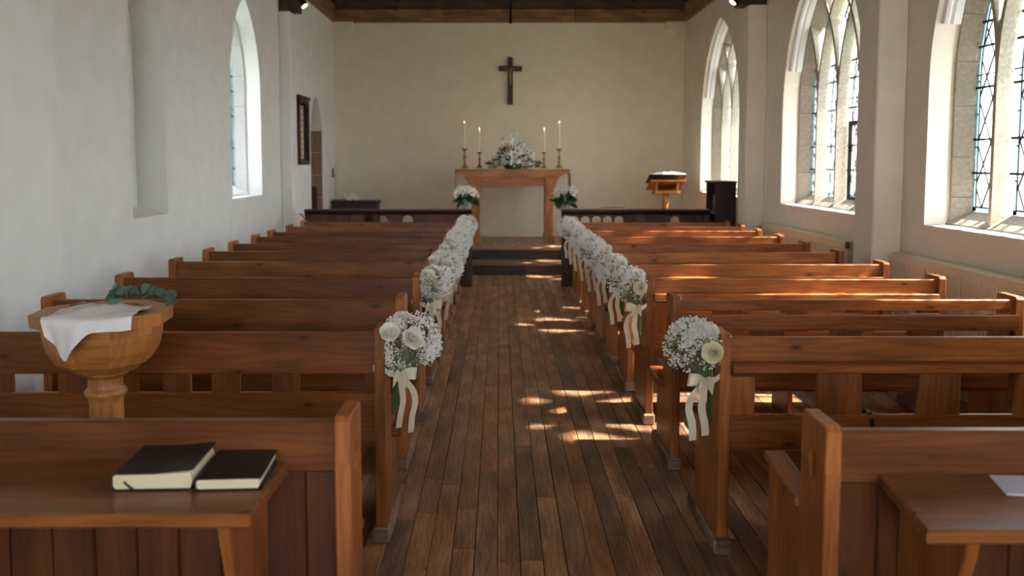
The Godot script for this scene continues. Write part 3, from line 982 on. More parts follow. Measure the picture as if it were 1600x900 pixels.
func rose(b: MB, at: Transform3D, open := 1.0) -> void:
	b.x = at
	b.lathe([[0.001, 0.004], [0.0045, 0.010], [0.0048, 0.024], [0.003, 0.033], [0.0004, 0.036]], 7)
	var layers := [[0.0045, 0.033, 0.0, 3, 1.5], [0.008, 0.0335, 0.1, 4, 1.2], [0.0115, 0.033, 0.25, 4, 1.05], [0.015, 0.032, 0.4, 5, 0.9], [0.019, 0.0305, 0.45, 5, 0.85], [0.0225, 0.028, 0.7, 5, 0.85], [0.0255, 0.024, 1.0, 6, 0.75]]
	for li in layers.size():
		var L: Array = layers[li]
		for k in L[3]:
			var ph: float = TAU * k / L[3] + li * 0.7 + r(-0.12, 0.12)
			var rows := []
			for i in 6:
				var t := i / 5.0
				var row := PackedVector3Array()
				for j in 6:
					var q := -1.0 + 2.0 * j / 5.0
					var tt := t * (1.0 - 0.22 * q * q * t)
					var f: float = ph + q * L[4] * (0.9 - 0.15 * t)
					var rad: float = L[0] * (0.35 + 0.75 * sin(minf(tt * 1.9, 1.57))) * (1.0 - maxf(0.0, 0.55 - 0.16 * li) * tt * tt) + L[2] * open * 0.012 * pow(tt, 3.0) + 0.002 * absf(q) * t
					var y: float = L[1] * tt - L[2] * open * 0.006 * pow(tt, 4.0)
					row.push_back(Vector3(cos(f) * rad, y, sin(f) * rad))
				rows.append(row)
			b.grid(rows)
	b.x = Transform3D()

func leaf(b: MB, at: Vector3, dir: Vector3, length: float, width: float, bend := 0.3) -> void:
	var t := aim(at, dir, 1.0, r(0, TAU))
	b.x = t
	var rows := []
	for i in 5:
		var k := i / 4.0
		var w := width * 0.5 * sin(PI * clampf(k * 0.86 + 0.1, 0, 1))
		if i == 4: w = 0.0005
		var row := PackedVector3Array()
		for j in 3:
			var q := j - 1.0
			row.push_back(Vector3(q * w, length * k, bend * length * k * k + 0.15 * w * q * q))
		rows.append(row)
	b.grid(rows)
	b.x = Transform3D()

func ribbon(b: MB, path: Array, across: Array, width: float) -> void:
	var rows := []
	for i in path.size():
		var w: Vector3 = across[mini(i, across.size() - 1)]
		w = w * width * 0.5
		rows.append(PackedVector3Array([path[i] - w, path[i] - w * 0.3 + Vector3(0, 0.0006, 0), path[i] + w * 0.3, path[i] + w]))
	b.grid(rows)

func smooth(pts: Array, n := 6) -> Array:
	var c := Curve3D.new()
	for i in pts.size():
		var p: Vector3 = pts[i]
		var a: Vector3 = pts[maxi(i - 1, 0)]
		var d: Vector3 = pts[mini(i + 1, pts.size() - 1)]
		var tg := (d - a) / 6.0
		c.add_point(p, -tg, tg)
	var out := []
	for k in (pts.size() - 1) * n + 1: out.append(c.sample(mini(k / n, pts.size() - 2), float(k) / n - mini(k / n, pts.size() - 2)))
	return out

var floret: ArrayMesh
func make_floret() -> void:
	var b := MB.new()
	for k in 5:
		var f := TAU * k / 5
		var d := Vector3(cos(f), 0.35, sin(f))
		var q := Vector3(-sin(f), 0, cos(f))
		b.tri(Vector3.ZERO, d * 0.6 + q * 0.5, d * 1.05 + Vector3(0, 0.3, 0))
		b.tri(Vector3.ZERO, d * 1.05 + Vector3(0, 0.3, 0), d * 0.6 - q * 0.5)
	var rows := []
	for i in 4:
		var a := -PI / 2 + PI * i / 3.0
		var row := PackedVector3Array()
		for k in 5: row.push_back(Vector3(cos(TAU * k / 5) * cos(a), 0.35 + sin(a) * 0.8, sin(TAU * k / 5) * cos(a)) * 0.62)
		rows.append(row)
	b.grid(rows, true)
	floret = b.done()

func sprinkle(spots: Array, size: float, mesh: Mesh, m: Material, parent: Node3D, called: String) -> void:
	var mm := MultiMesh.new()
	mm.transform_format = MultiMesh.TRANSFORM_3D
	mm.mesh = mesh
	mm.instance_count = spots.size()
	for i in spots.size():
		mm.set_instance_transform(i, aim(spots[i], Vector3(r(-1, 1), r(-0.4, 1), r(-1, 1)), size * r(0.7, 1.25), r(0, TAU)))
	var o := MultiMeshInstance3D.new()
	o.name = called
	o.multimesh = mm
	o.material_override = m
	o.set_meta("kind", "stuff")
	parent.add_child(o, true)

# a bunch tied to the aisle face of a pew end; o = which way along x the aisle lies
func bouquet(o: float, variant: int) -> Node3D:
	var t := thing("pew_bouquet", "x", "bouquet", Vector3.ZERO, "bouquets tied to the pew ends")
	var c := Vector3(o * 0.105, 0.0, 0.03)
	var rad := Vector3(0.125, 0.125, 0.125) * float([1.0, 1.06, 0.98][variant])
	var tie := Vector3(o * 0.045, -0.135, 0.045)
	var spots := []
	var stems := MB.new()
	var clumps := []
	for k in 30:
		var d := Vector3(r(-1, 1), r(-0.75, 1.1), r(-1, 1)).normalized()
		clumps.append(d)
	for k in 1700:
		var d: Vector3 = (clumps[rng.randi() % 30] + Vector3(r(-1, 1), r(-1, 1), r(-1, 1)) * 0.34).normalized()
		var p: Vector3 = c + d * rad * r(0.72, 1.04)
		if p.x * o < 0.008: continue
		spots.append(p)
		if k % 10 == 0:
			var m := tie.lerp(p, 0.55) + Vector3(0, 0.01, 0)
			stems.tube([tie, m, p], [0.0011, 0.0009, 0.0006], 3)
	sprinkle(spots, 0.0048, floret, M.gyp, t, "gypsophila")
	part("twigs", stems, M.twig, t, "", "stuff")
	var at: Array = [
		[Vector3(0.03, 0.01, 0.125), Vector3(0.35, 0.25, 1.0), 1.15, 1], [Vector3(0.035, 0.075, 0.075), Vector3(0.2, 0.9, 0.6), 1.0, 0], [Vector3(-0.02 + 0.12, 0.055, 0.06), Vector3(0.8, 0.6, 0.5), 1.0, 0],
	] if variant != 1 else [
		[Vector3(0.01, 0.06, 0.10), Vector3(0.1, 0.6, 0.8), 1.12, 0], [Vector3(0.10, 0.035, 0.10), Vector3(0.5, 0.5, 0.8), 1.2, 0], [Vector3(0.06, 0.10, -0.01), Vector3(0.3, 1.0, -0.1), 1.0, 0]]
	if variant == 2: at = [[Vector3(0.10, 0.02, 0.09), Vector3(0.7, 0.4, 0.8), 1.2, 0], [Vector3(0.04, 0.07, 0.10), Vector3(0.1, 0.7, 0.8), 1.1, 0], [Vector3(0.09, 0.08, 0.0), Vector3(0.6, 0.9, 0.1), 1.1, 0]]
	for a in at:
		var b := MB.new()
		rose(b, aim(Vector3(o * (a[0].x + 0.02), a[0].y - 0.01, a[0].z), Vector3(o * a[1].x, a[1].y, a[1].z), a[2] * 1.05, r(0, 6)), r(0.7, 1.1))
		part("rose", b, M.petal_cream if a[3] else M.petal, t)
	var lf := MB.new()
	for k in 16:
		var d := Vector3(o * r(0.0, 1), r(-0.7, 0.8), r(-0.8, 1)).normalized()
		leaf(lf, c + d * rad * r(0.3, 0.6), d, r(0.04, 0.07), 0.018)
	part("foliage", lf, M.leaf_mid, t, "", "stuff")
	var st := MB.new()
	for k in 11:
		var e := tie + Vector3(o * r(-0.02, 0.012), r(-0.185, -0.12), r(-0.028, 0.02))
		st.tube([tie + Vector3(r(-0.01, 0.01), 0.06, r(-0.01, 0.01)), tie + Vector3(r(-0.008, 0.008), 0, r(-0.008, 0.008)), e], [0.0028], 5)
	part("stems", st, M.stem, t)
	var rb := MB.new()
	# band round the pew end
	ribbon(rb, smooth([tie + Vector3(o * 0.018, 0, 0.004), Vector3(o * 0.02, -0.128, 0.05), Vector3(o * 0.001, -0.118, 0.041), Vector3(-o * 0.024, -0.113, 0.039), Vector3(-o * 0.048, -0.108, 0.041)], 5), [Vector3(0, 1, 0.1)], 0.026)
	ribbon(rb, smooth([tie + Vector3(o * 0.016, 0, -0.01), Vector3(o * 0.012, -0.13, -0.03), Vector3(o * 0.003, -0.128, -0.14), Vector3(-o * 0.02, -0.126, -0.161), Vector3(-o * 0.048, -0.124, -0.158)], 5), [Vector3(0, 1, 0)], 0.026)
	var loop := func(w: Vector3, drop: float) -> void:
		var k := tie + Vector3(o * 0.022, 0.004, 0.012)
		var path := smooth([k, k + w * 0.45 + Vector3(0, 0.012, 0.026), k + w * 0.95 + Vector3(0, 0.004 + drop, 0.024), k + w * 1.05 + Vector3(0, drop - 0.004, -0.002), k + w * 0.6 + Vector3(0, -0.008, -0.010), k], 5)
		var wide := []
		for q in path.size(): wide.append(Vector3(0.1, 1, 0.15) * (0.4 + 0.75 * sin(PI * q / (path.size() - 1.0))))
		ribbon(rb, path, wide, 0.046)
	loop.call(Vector3(o * 0.065, 0.006, 0.012), 0.004)
	loop.call(Vector3(-o * 0.022, -0.004, 0.05), -0.012)
	loop.call(Vector3(o * 0.03, -0.012, 0.03), -0.01)
	for e in [[0.012, 0.02, 0.225], [0.062, 0.0, 0.245]]:
		var k := tie + Vector3(o * 0.022, 0, 0.012)
		ribbon(rb, smooth([k, k + Vector3(o * e[0] * 0.8, -0.05, 0.02 + e[1] * 0.4), k + Vector3(o * e[0], -0.11, 0.006 + e[1] * 0.5), k + Vector3(o * (e[0] - 0.012), -0.17, 0.014 + e[1] * 0.3), k + Vector3(o * (e[0] - 0.02), -e[2], 0.0)], 5), [Vector3(0.5, 0, 0.3), Vector3(0.8, 0, 0.5), Vector3(0.9, 0.1, 0.2), Vector3(0.8, 0.3, 0.5)], 0.034)
	part("ribbon", rb, M.ribbon, t, "ivory ribbon tied in a bow")
	return t

func lily(b: MB, at: Transform3D) -> void:
	b.x = at
	for k in 6:
		var ph := TAU * k / 6.0 + r(-0.1, 0.1)
		var rows := []
		for i in 6:
			var t := i / 5.0
			var w := 0.019 * sin(PI * clampf(t * 0.9 + 0.07, 0, 1)) if i < 5 else 0.0008
			var row := PackedVector3Array()
			var rad := 0.008 + 0.075 * t
			var y := 0.05 * sin(t * 2.1)
			for j in 3:
				var q := j - 1.0
				row.push_back(Vector3(cos(ph) * rad - sin(ph) * w * q, y + 0.004 * absf(q), sin(ph) * rad + cos(ph) * w * q))
			rows.append(row)
		b.grid(rows)
	b.x = Transform3D()

func vase_flowers(at: Vector3, label: String) -> void:
	var t := thing("vase_of_flowers", label, "flowers", at, "vases of white flowers on the chancel rails")
	t.scale = Vector3.ONE * 1.28
	var vs := MB.new()
	vs.lathe([[0.0, 0.0], [0.04, 0.0], [0.045, 0.01], [0.042, 0.05], [0.052, 0.09], [0.046, 0.09], [0.036, 0.05], [0.036, 0.012], [0.0, 0.012]], 14)
	part("vase", vs, M.clear, t)
	var lf := MB.new()
	for k in 90:
		var d := Vector3(r(-1, 1), r(-0.35, 0.5), r(-1, 1)).normalized()
		leaf(lf, Vector3(0, 0.09, 0) + d * r(0.02, 0.08), d + Vector3(0, 0.1, 0), r(0.06, 0.10), 0.032)
	part("foliage", lf, M.leaf, t, "", "stuff")
	var st := MB.new()
	for k in 7: st.tube([Vector3(r(-0.02, 0.02), 0.016, r(-0.02, 0.02)), Vector3(r(-0.02, 0.02), 0.10, r(-0.02, 0.02)), Vector3(r(-0.08, 0.08), 0.16, r(-0.08, 0.08))], [0.003], 5)
	part("stems", st, M.stem, t)
	for k in 15:
		var f := k * 2.4
		var e := 0.25 + 1.2 * k / 15.0
		var d := Vector3(cos(f) * cos(e), sin(e), sin(f) * cos(e))
		var b := MB.new()
		rose(b, aim(Vector3(0, 0.12, 0) + d * Vector3(0.11, 0.085, 0.11), d, 1.0, r(0, 6)), 1.2)
		part("rose", b, M.petal, t)
	var sp := []
	for k in 160:
		var d := Vector3(r(-1, 1), r(0.0, 1), r(-1, 1)).normalized()
		sp.append(Vector3(0, 0.125, 0) + d * Vector3(0.15, 0.13, 0.15) * r(0.8, 1.0))
	sprinkle(sp, 0.006, floret, M.gyp, t, "gypsophila")

func altar_flowers(at: Vector3) -> void:
	var t := thing("flower_arrangement", "large triangular arrangement of white lilies and greenery in the middle of the altar", "flowers", at)
	t.scale = Vector3.ONE * 1.08
	var bw := MB.new()
	bw.lathe([[0.0, 0.0], [0.10, 0.0], [0.13, 0.02], [0.14, 0.075], [0.12, 0.085], [0.0, 0.085]], 16)
	part("bowl", bw, M.leaf, t, "dark green bowl")
	var lf := MB.new()
	for k in 150:
		var f := r(0, TAU)
		var e := r(-0.02, 1.0)
		var d := Vector3(cos(f) * (1.35 - e), 0.12 + e * 0.9, sin(f) * 0.6 * (1.2 - e)).normalized()
		leaf(lf, Vector3(0, 0.10, 0) + d * r(0.05, 0.22) * Vector3(1, 1, 0.7), d, r(0.10, 0.16), 0.03)
	for k in 70:      # sprays lying along the table
		var s := -1.0 if k % 2 else 1.0
		var p := Vector3(s * r(0.12, 0.36), r(0.02, 0.12), r(-0.05, 0.12))
		leaf(lf, p, Vector3(s, r(-0.25, 0.35), r(-0.3, 0.5)), r(0.07, 0.12), 0.022)
	part("foliage", lf, M.leaf, t, "", "stuff")
	var spots := []
	for row in [[0.10, 0.27, 5], [0.20, 0.24, 5], [0.29, 0.17, 4], [0.38, 0.10, 3], [0.47, 0.04, 1]]:
		for k in row[2]:
			var u: float = 0.0 if row[2] == 1 else -1.0 + 2.0 * k / (row[2] - 1)
			spots.append(Vector3(u * row[1] + r(-0.015, 0.015), row[0] + r(-0.02, 0.02), 0.10 - 0.08 * absf(u) + r(-0.02, 0.03) - row[0] * 0.12))
	for p in spots:
		var b := MB.new()
		lily(b, aim(p, Vector3(p.x * 2.2 + r(-0.3, 0.3), r(0.0, 0.6), 0.9), r(0.85, 1.1), r(0, 6)))
		var l := part("lily", b, M.lily, t)
		var y := MB.new()
		y.x = aim(p, Vector3(p.x * 2.0, 0.3, 0.9))
		for k in 5: y.tube([Vector3.ZERO, Vector3(cos(k * 1.26) * 0.012, 0.04, sin(k * 1.26) * 0.012)], [0.0015, 0.003], 4)
		part("stamens", y, M.bud, l)
	for k in 12:
		var u := r(-0.26, 0.28)
		var b := MB.new()
		rose(b, aim(Vector3(u, 0.06 + 0.30 * (1.0 - absf(u) / 0.32) * r(0.2, 1.0), 0.10), Vector3(u * 2, 0.4, 0.8), 0.9, r(0, 6)), 1.1)
		part("rose", b, M.petal, t)
	for q in [[-0.15, 0.40, -0.06], [-0.135, 0.44, -0.02], [-0.01, 0.52, 0.0], [0.02, 0.54, 0.01], [0.10, 0.44, 0.08], [0.16, 0.40, 0.12], [0.21, 0.34, 0.2], [0.13, 0.37, 0.1], [-0.2, 0.28, -0.12]]:
		var b := MB.new()
		var p := Vector3(q[0], q[1], r(-0.02, 0.04))
		var d := Vector3(q[2] * 3.0, 1.0, 0.1).normalized()
		b.x = aim(p, d)
		b.lathe([[0.002, -0.02], [0.009, 0.0], [0.011, 0.02], [0.007, 0.045], [0.001, 0.06]], 8)
		b.x = Transform3D()
		b.tube([Vector3(q[0] * 0.3, 0.08, 0.0), p - d * 0.02], [0.003], 5)
		part("lily_bud", b, M.bud, t)
	var sp := []
	for k in 420:
		var u := r(-1, 1)
		var y := r(0.05, 0.46)
		if absf(u) > 1.1 - y * 1.9: continue
		sp.append(Vector3(u * 0.36, y, 0.08 + r(-0.06, 0.09) - absf(u) * 0.05))
	sprinkle(sp, 0.0075, floret, M.gyp, t, "small_blossoms")

# ---------------------------------------------------------------- furniture
func altar() -> void:
	var z := -14.38
	var t := thing("altar", "oak altar table with carved frieze under the wall cross", "altar", Vector3(0.20, 0.33, z))
	var b := mb(0, 1.83, 0.5)
	b.prism(PackedVector2Array([Vector2(-0.92, 1.17), Vector2(0.92, 1.17), Vector2(0.92, 1.115), Vector2(0.80, 1.075), Vector2(0.70, 1.04), Vector2(-0.70, 1.04), Vector2(-0.80, 1.075), Vector2(-0.92, 1.115)]), 0, 1, 2, -0.62, 0.0, 0.004)
	part("tabletop", b, M.oak, t)
	for s in [-1.0, 1.0]:
		for zz in [-0.58, -0.13]:
			var l := mb(1, 1.0, 0.2)
			var q := PackedVector2Array([Vector2(s * 0.52, 0.0), Vector2(s * 0.68, 0.0), Vector2(s * 0.68, 0.09), Vector2(s * 0.655, 0.11), Vector2(s * 0.655, 0.78), Vector2(s * 0.685, 0.82), Vector2(s * 0.685, 0.90), Vector2(s * 0.73, 1.0), Vector2(s * 0.78, 1.045), Vector2(s * 0.52, 1.045), Vector2(s * 0.535, 0.86), Vector2(s * 0.535, 0.11), Vector2(s * 0.52, 0.09)])
			l.prism(q, 0, 1, 2, zz, zz + 0.11, 0.004)
			part("leg", l, M.oak, t)
	var fr := mb(0, 1.1, 0.2)
	fr.box(Vector3(-0.535, 0.905, -0.12), Vector3(0.535, 1.045, -0.045), 0.004)
	var fz := part("frieze", fr, M.oak, t)
	var cv := mb(0, 1.1, 0.2)      # carved relief, too worn by distance to read as anything but upright strokes
	for k in 26:
		if k == 12 or k == 13: continue
		var x := -0.48 + k * 0.0385
		cv.box(Vector3(x, 0.94, -0.046), Vector3(x + 0.012, 1.015, -0.036), 0.003)
		if k % 3 != 1: cv.box(Vector3(x + 0.012, 0.945 + 0.03 * (k % 3), -0.046), Vector3(x + 0.028, 0.957 + 0.03 * (k % 3), -0.037), 0.003)
	part("carving", cv, M.oak_light, fz)
	var bk := mb(0, 1.1, 0.2)
	bk.box(Vector3(-0.535, 0.905, -0.58), Vector3(0.535, 1.045, -0.50), 0.004)
	part("back_frieze", bk, M.oak, t)
	# cloth over the top, falling at both ends
	var c := MB.new()
	var rows := []
	var line := [Vector2(-0.932, 0.83), Vector2(-0.938, 0.95), Vector2(-0.93, 1.08), Vector2(-0.928, 1.165), Vector2(-0.915, 1.174), Vector2(-0.5, 1.1735), Vector2(0.0, 1.1735), Vector2(0.5, 1.1735), Vector2(0.915, 1.174), Vector2(0.928, 1.165), Vector2(0.93, 1.08), Vector2(0.938, 0.95), Vector2(0.932, 0.79)]
	for p in line:
		var row := PackedVector3Array()
		for k in 9: row.push_back(Vector3(p.x + (0.006 * sin(k * 1.7) if p.y < 1.1 else 0.0), p.y, -0.60 + 0.585 * k / 8.0))
		rows.append(row)
	c.grid(rows)
	var cl := single("altar_cloth", c, M.white_cloth, "white cloth lying over the altar and hanging at both ends", "cloth")
	cl.position = t.position

func candlestick(x: float, z: float, tall: bool, dull: bool, label: String, cl: String) -> void:
	var t := thing("candlestick", label, "candlestick", Vector3(x, 1.504, z), "brass candlesticks on the altar")
	var h := 0.33 if tall else 0.275
	var k := 1.0 if tall else 0.8
	var b := MB.new()
	b.lathe([[0.0, 0.03], [0.045 * k, 0.03], [0.036 * k, 0.05], [0.02 * k, 0.07], [0.015 * k, 0.10], [0.024 * k, 0.115], [0.015 * k, 0.13], [0.013 * k, h * 0.5], [0.026 * k, h * 0.55], [0.027 * k, h * 0.6], [0.014 * k, h * 0.66], [0.012 * k, h - 0.05], [0.018 * k, h - 0.03], [0.05 * k, h - 0.008], [0.052 * k, h], [0.02 * k, h], [0.0, h]], 16)
	part("stem", b, M.brass_dull if dull else M.brass, t)
	for i in 3:
		var f := MB.new()
		var a := TAU * i / 3 + 0.5
		f.tube([Vector3(0.02 * k * cos(a), 0.04, 0.02 * k * sin(a)), Vector3(0.045 * k * cos(a), 0.03, 0.045 * k * sin(a)), Vector3(0.058 * k * cos(a), 0.012, 0.058 * k * sin(a)), Vector3(0.062 * k * cos(a), 0.009, 0.062 * k * sin(a))], [0.012, 0.011, 0.009, 0.008], 6)
		part("foot", f, M.brass_dull if dull else M.brass, t)
	var c := thing("candle", cl, "candle", Vector3(x, 1.504 + h, z), "lit white candles on the altar")
	var ch := 0.405 if tall else 0.35
	var w := MB.new()
	w.lathe([[0.0, 0.001], [0.0125, 0.001], [0.0115, ch - 0.004], [0.008, ch], [0.0, ch - 0.002]], 12)
	part("wax", w, M.wax, c)
	var wk := MB.new()
	wk.tube([Vector3(0, ch - 0.004, 0), Vector3(0.001, ch + 0.012, 0)], [0.0014], 4)
	part("wick", wk, M.black, c)
	var fl := MB.new()
	fl.lathe([[0.0008, ch + 0.006], [0.007, ch + 0.014], [0.0085, ch + 0.022], [0.006, ch + 0.034], [0.0008, ch + 0.05]], 10)
	part("flame", fl, M.flame, c)
	var o := OmniLight3D.new()
	o.name = "candle_light"
	o.light_color = Color(1.0, 0.72, 0.40); o.light_energy = 0.0006; o.light_size = 0.008; o.omni_range = 20.0; o.omni_attenuation = 2.0; o.shadow_enabled = true
	o.position = Vector3(0, ch + 0.022, 0)
	c.add_child(o)

func cross() -> void:
	var t := thing("wall_cross", "dark wooden crucifix hung high on the back wall above the altar", "cross", Vector3(0.178, 2.60, ZB))
	var b := mb(1, 0.9, 0.1)
	b.box(Vector3(-0.044, 0.0, 0.002), Vector3(0.044, 0.80, 0.042), 0.005)
	part("upright", b, M.cross_wood, t)
	var c := mb(0, 0.5, 0.1)
	c.box(Vector3(-0.20, 0.565, 0.004), Vector3(0.20, 0.65, 0.047), 0.005)
	part("crossbar", c, M.cross_wood, t)
	var f := MB.new()      # small cast figure, one body
	f.tube([Vector3(0, 0.32, 0.056), Vector3(0.004, 0.37, 0.062), Vector3(0.006, 0.42, 0.066), Vector3(0.004, 0.455, 0.06), Vector3(0, 0.475, 0.06), Vector3(0, 0.51, 0.06), Vector3(0, 0.545, 0.06), Vector3(0, 0.572, 0.06), Vector3(0.004, 0.582, 0.06)], [0.007, 0.010, 0.012, 0.016, 0.019, 0.016, 0.021, 0.014, 0.006], 10)
	for s in [-1.0, 1.0]:
		f.tube([Vector3(0.0, 0.565, 0.06), Vector3(s * 0.04, 0.585, 0.056), Vector3(s * 0.07, 0.603, 0.054), Vector3(s * 0.105, 0.618, 0.052), Vector3(s * 0.115, 0.622, 0.052)], [0.009, 0.0075, 0.006, 0.005, 0.006], 7)
	f.tube([Vector3(0.004, 0.575, 0.064), Vector3(0.008, 0.59, 0.068), Vector3(0.010, 0.604, 0.069), Vector3(0.010, 0.618, 0.067), Vector3(0.009, 0.628, 0.064)], [0.006, 0.011, 0.0135, 0.012, 0.005], 9)
	part("figure", f, M.bronze, t, "small bronze figure with outstretched arms")

func chancel_rail(x0: float, x1: float, left: bool) -> void:
	var t := thing("chancel_rail", "dark wooden front rail with %s" % ("closed panels before the chest at left" if left else "pierced round arches before the lectern"), "rail", Vector3((x0 + x1) * 0.5, 0, -11.6), "chancel rails")
	var hw := (x1 - x0) * 0.5
	var b := mb(0, 1.9, 0.3)
	b.prism(PackedVector2Array([Vector2(0.09, 1.01), Vector2(0.09, 0.99), Vector2(0.05, 0.965), Vector2(0.035, 0.94), Vector2(-0.035, 0.94), Vector2(-0.05, 0.965), Vector2(-0.09, 0.99), Vector2(-0.09, 1.01)]), 2, 1, 0, -hw, hw, 0.004)
	part("cap", b, M.rail_wood, t)
	var lo := mb(0, 1.9, 0.3)
	lo.box(Vector3(-hw + 0.05, 0.0, -0.03), Vector3(hw - 0.05, 0.70, 0.03), 0.004)
	part("base_panel", lo, M.rail_wood, t)
	for s in [-1.0, 1.0]:
		var p := mb(1, 1.0, 0.1)
		p.box(Vector3(s * (hw - 0.045) - 0.045, 0.0, -0.045), Vector3(s * (hw - 0.045) + 0.045, 0.945, 0.045), 0.006)
		part("post", p, M.rail_wood, t)
		if left and s < 0:
			var cb := mb(1, 0.4, 0.2)
			var q := PackedVector2Array([Vector2(-hw, 0.95)])
			for k in 8: q.push_back(Vector2(-hw - 0.10 + 0.10 * sin(PI / 2 * k / 7.0), 0.95 - 0.14 * (1 - cos(PI / 2 * k / 7.0))))
			q.push_back(Vector2(-hw, 0.75))
			cb.prism(q, 0, 1, 2, -0.03, 0.03, 0.003)
			part("scroll", cb, M.rail_wood, t)
	# uprights with round arched heads: each bay is a board with half an opening cut from either side
	var open: Array = [4, 5, 7] if left else [0, 1, 2, 3, 4, 9]
	var n := 12
	var w := (hw * 2.0 - 0.18) / n
	for k in n:
		var xa := -hw + 0.09 + k * w
		var bd := mb(1, 0.4, 0.15)
		if not open.has(k):
			bd.box(Vector3(xa + 0.001, 0.69, -0.016), Vector3(xa + w - 0.001, 0.95, 0.016), 0.004)
		else:
			for s in [0, 1]:
				var q := PackedVector2Array()
				var xo := xa if s == 0 else xa + w
				var d := 1.0 if s == 0 else -1.0
				var xm := xa + w * 0.5
				q.push_back(Vector2(xo, 0.69)); q.push_back(Vector2(xo + d * 0.02, 0.69)); q.push_back(Vector2(xo + d * 0.02, 0.825)); q.push_back(Vector2(xo + d * 0.012, 0.835))
				for i in 8:
					var a := PI / 2 * i / 7.0
					q.push_back(Vector2(xm - d * (w * 0.5 - 0.012) * cos(a), 0.865 + (w * 0.5 - 0.012) * 0.9 * sin(a)))
				q.push_back(Vector2(xm, 0.945)); q.push_back(Vector2(xo, 0.945))
				bd.prism(q, 0, 1, 2, -0.016, 0.016, 0.0)
		part("arcade_board", bd, M.rail_wood if (k * 7) % 3 else M.pine_dark, t)

func lectern() -> void:
	var t := thing("lectern", "turned oak lectern on the right of the platform carrying an open book", "lectern", Vector3(2.57, 0.33, -13.9))
	var p := MB.new()
	p.lathe([[0.0, 0.0], [0.17, 0.0], [0.17, 0.04], [0.07, 0.07], [0.05, 0.12], [0.06, 0.2], [0.045, 0.28], [0.055, 0.5], [0.04, 0.62], [0.06, 0.66], [0.045, 0.70], [0.052, 0.78], [0.07, 0.80], [0.0, 0.80]], 16, Vector3.ZERO, Vector2(0.3, 1))
	part("post", p, M.oak_light, t)
	var b := mb(0, 0.5, 0.3)
	b.box(Vector3(-0.19, 0.80, -0.15), Vector3(0.19, 0.845, 0.15), 0.01)
	part("tray", b, M.oak_light, t)
	for s in [-1.0, 1.0]:
		var w := mb(1, 0.3, 0.3)
		w.prism(PackedVector2Array([Vector2(0.13, 0.845), Vector2(-0.13, 0.845), Vector2(-0.13, 0.90), Vector2(0.13, 0.99)]), 2, 1, 0, s * 0.16 - 0.01, s * 0.16 + 0.01, 0.003)
		part("cheek", w, M.oak, t)
	var d := mb(0, 0.6, 0.4)
	d.prism(PackedVector2Array([Vector2(0.20, 1.018), Vector2(-0.20, 0.872), Vector2(-0.20, 0.848), Vector2(0.20, 0.994)]), 2, 1, 0, -0.27, 0.27, 0.004)
	part("desk", d, M.oak, t)
	var bk := thing("open_book", "large open book with white pages resting on the lectern", "book", Vector3(2.57, 1.352, -13.9))
	bk.rotation.x = -0.35
	var cv := MB.new()
	cv.box(Vector3(-0.285, 0.0, -0.19), Vector3(0.285, 0.010, 0.21), 0.003)
	part("cover", cv, mat(Color(0.30, 0.16, 0.10), 0.5), bk)
	for s in [-1.0, 1.0]:
		var q := PackedVector2Array([Vector2(s * 0.002, 0.010), Vector2(s * 0.27, 0.010), Vector2(s * 0.275, 0.022), Vector2(s * 0.20, 0.036), Vector2(s * 0.10, 0.052), Vector2(s * 0.04, 0.056), Vector2(s * 0.002, 0.034)])
		var pg := MB.new()
		pg.prism(q, 0, 1, 2, -0.18, 0.20, 0.001)
		part("pages", pg, M.pages_white, bk)

func bookcase() -> void:
	var t := thing("bookcase", "dark narrow bookcase in front of the far right window", "bookcase", Vector3(2.885, 0, -11.7))
	var x0 := -0.135
	var x1 := 0.135
	var body := mb(1, 1.4, 0.4)
	body.box(Vector3(x0, 0.0, 0.225), Vector3(x1, 1.35, 0.25), 0.004)
	part("side_panel", body, M.dark_wood, t)
	var s2 := mb(1, 1.4, 0.4)
	s2.box(Vector3(x0, 0.0, -0.25), Vector3(x1, 1.35, -0.225), 0.004)
	part("side_panel", s2, M.dark_wood, t)
	var bk := mb(1, 1.4, 0.4)
	bk.box(Vector3(x1 - 0.02, 0.0, -0.226), Vector3(x1, 1.35, 0.226), 0.002)
	part("back_panel", bk, M.dark_wood, t)
	var tp := mb(2, 0.6, 0.3)
	tp.box(Vector3(x0 - 0.02, 1.35, -0.27), Vector3(x1 + 0.005, 1.375, 0.27), 0.005)
	part("top", tp, M.dark_wood, t)
	for y in [0.05, 0.45, 0.95]:
		var sh := mb(2, 0.5, 0.3)
		sh.box(Vector3(x0 + 0.01, y, -0.226), Vector3(x1 - 0.02, y + 0.022, 0.226), 0.003)
		part("shelf", sh, M.pine[2] if y > 0.9 else M.dark_wood, t)
	for k in 3:
		var b := thing("book", ["tall white paperback leaning in the dark bookcase", "pale book beside the leaning white one in the bookcase", "grey book at the far end of the bookcase shelf"][k], "book", Vector3(2.80, 0.9735, [-11.60, -11.66, -11.74][k]))
		var pg := MB.new()
		pg.box(Vector3(0.0, 0.003, -0.016), Vector3(0.15, 0.235 - k * 0.015, 0.016), 0.002)
		part("pages", pg, M.pages_white, b)
		var c := MB.new()
		c.box(Vector3(-0.004, 0.0, -0.02), Vector3(0.0, 0.24 - k * 0.015, 0.02), 0.001)
		for s in [-1.0, 1.0]: c.box(Vector3(-0.004, 0.0, s * 0.018 - 0.002), Vector3(0.154, 0.24 - k * 0.015, s * 0.018 + 0.002), 0.001)
		part("cover", c, [M.paper, M.linen, M.grey][k], b)

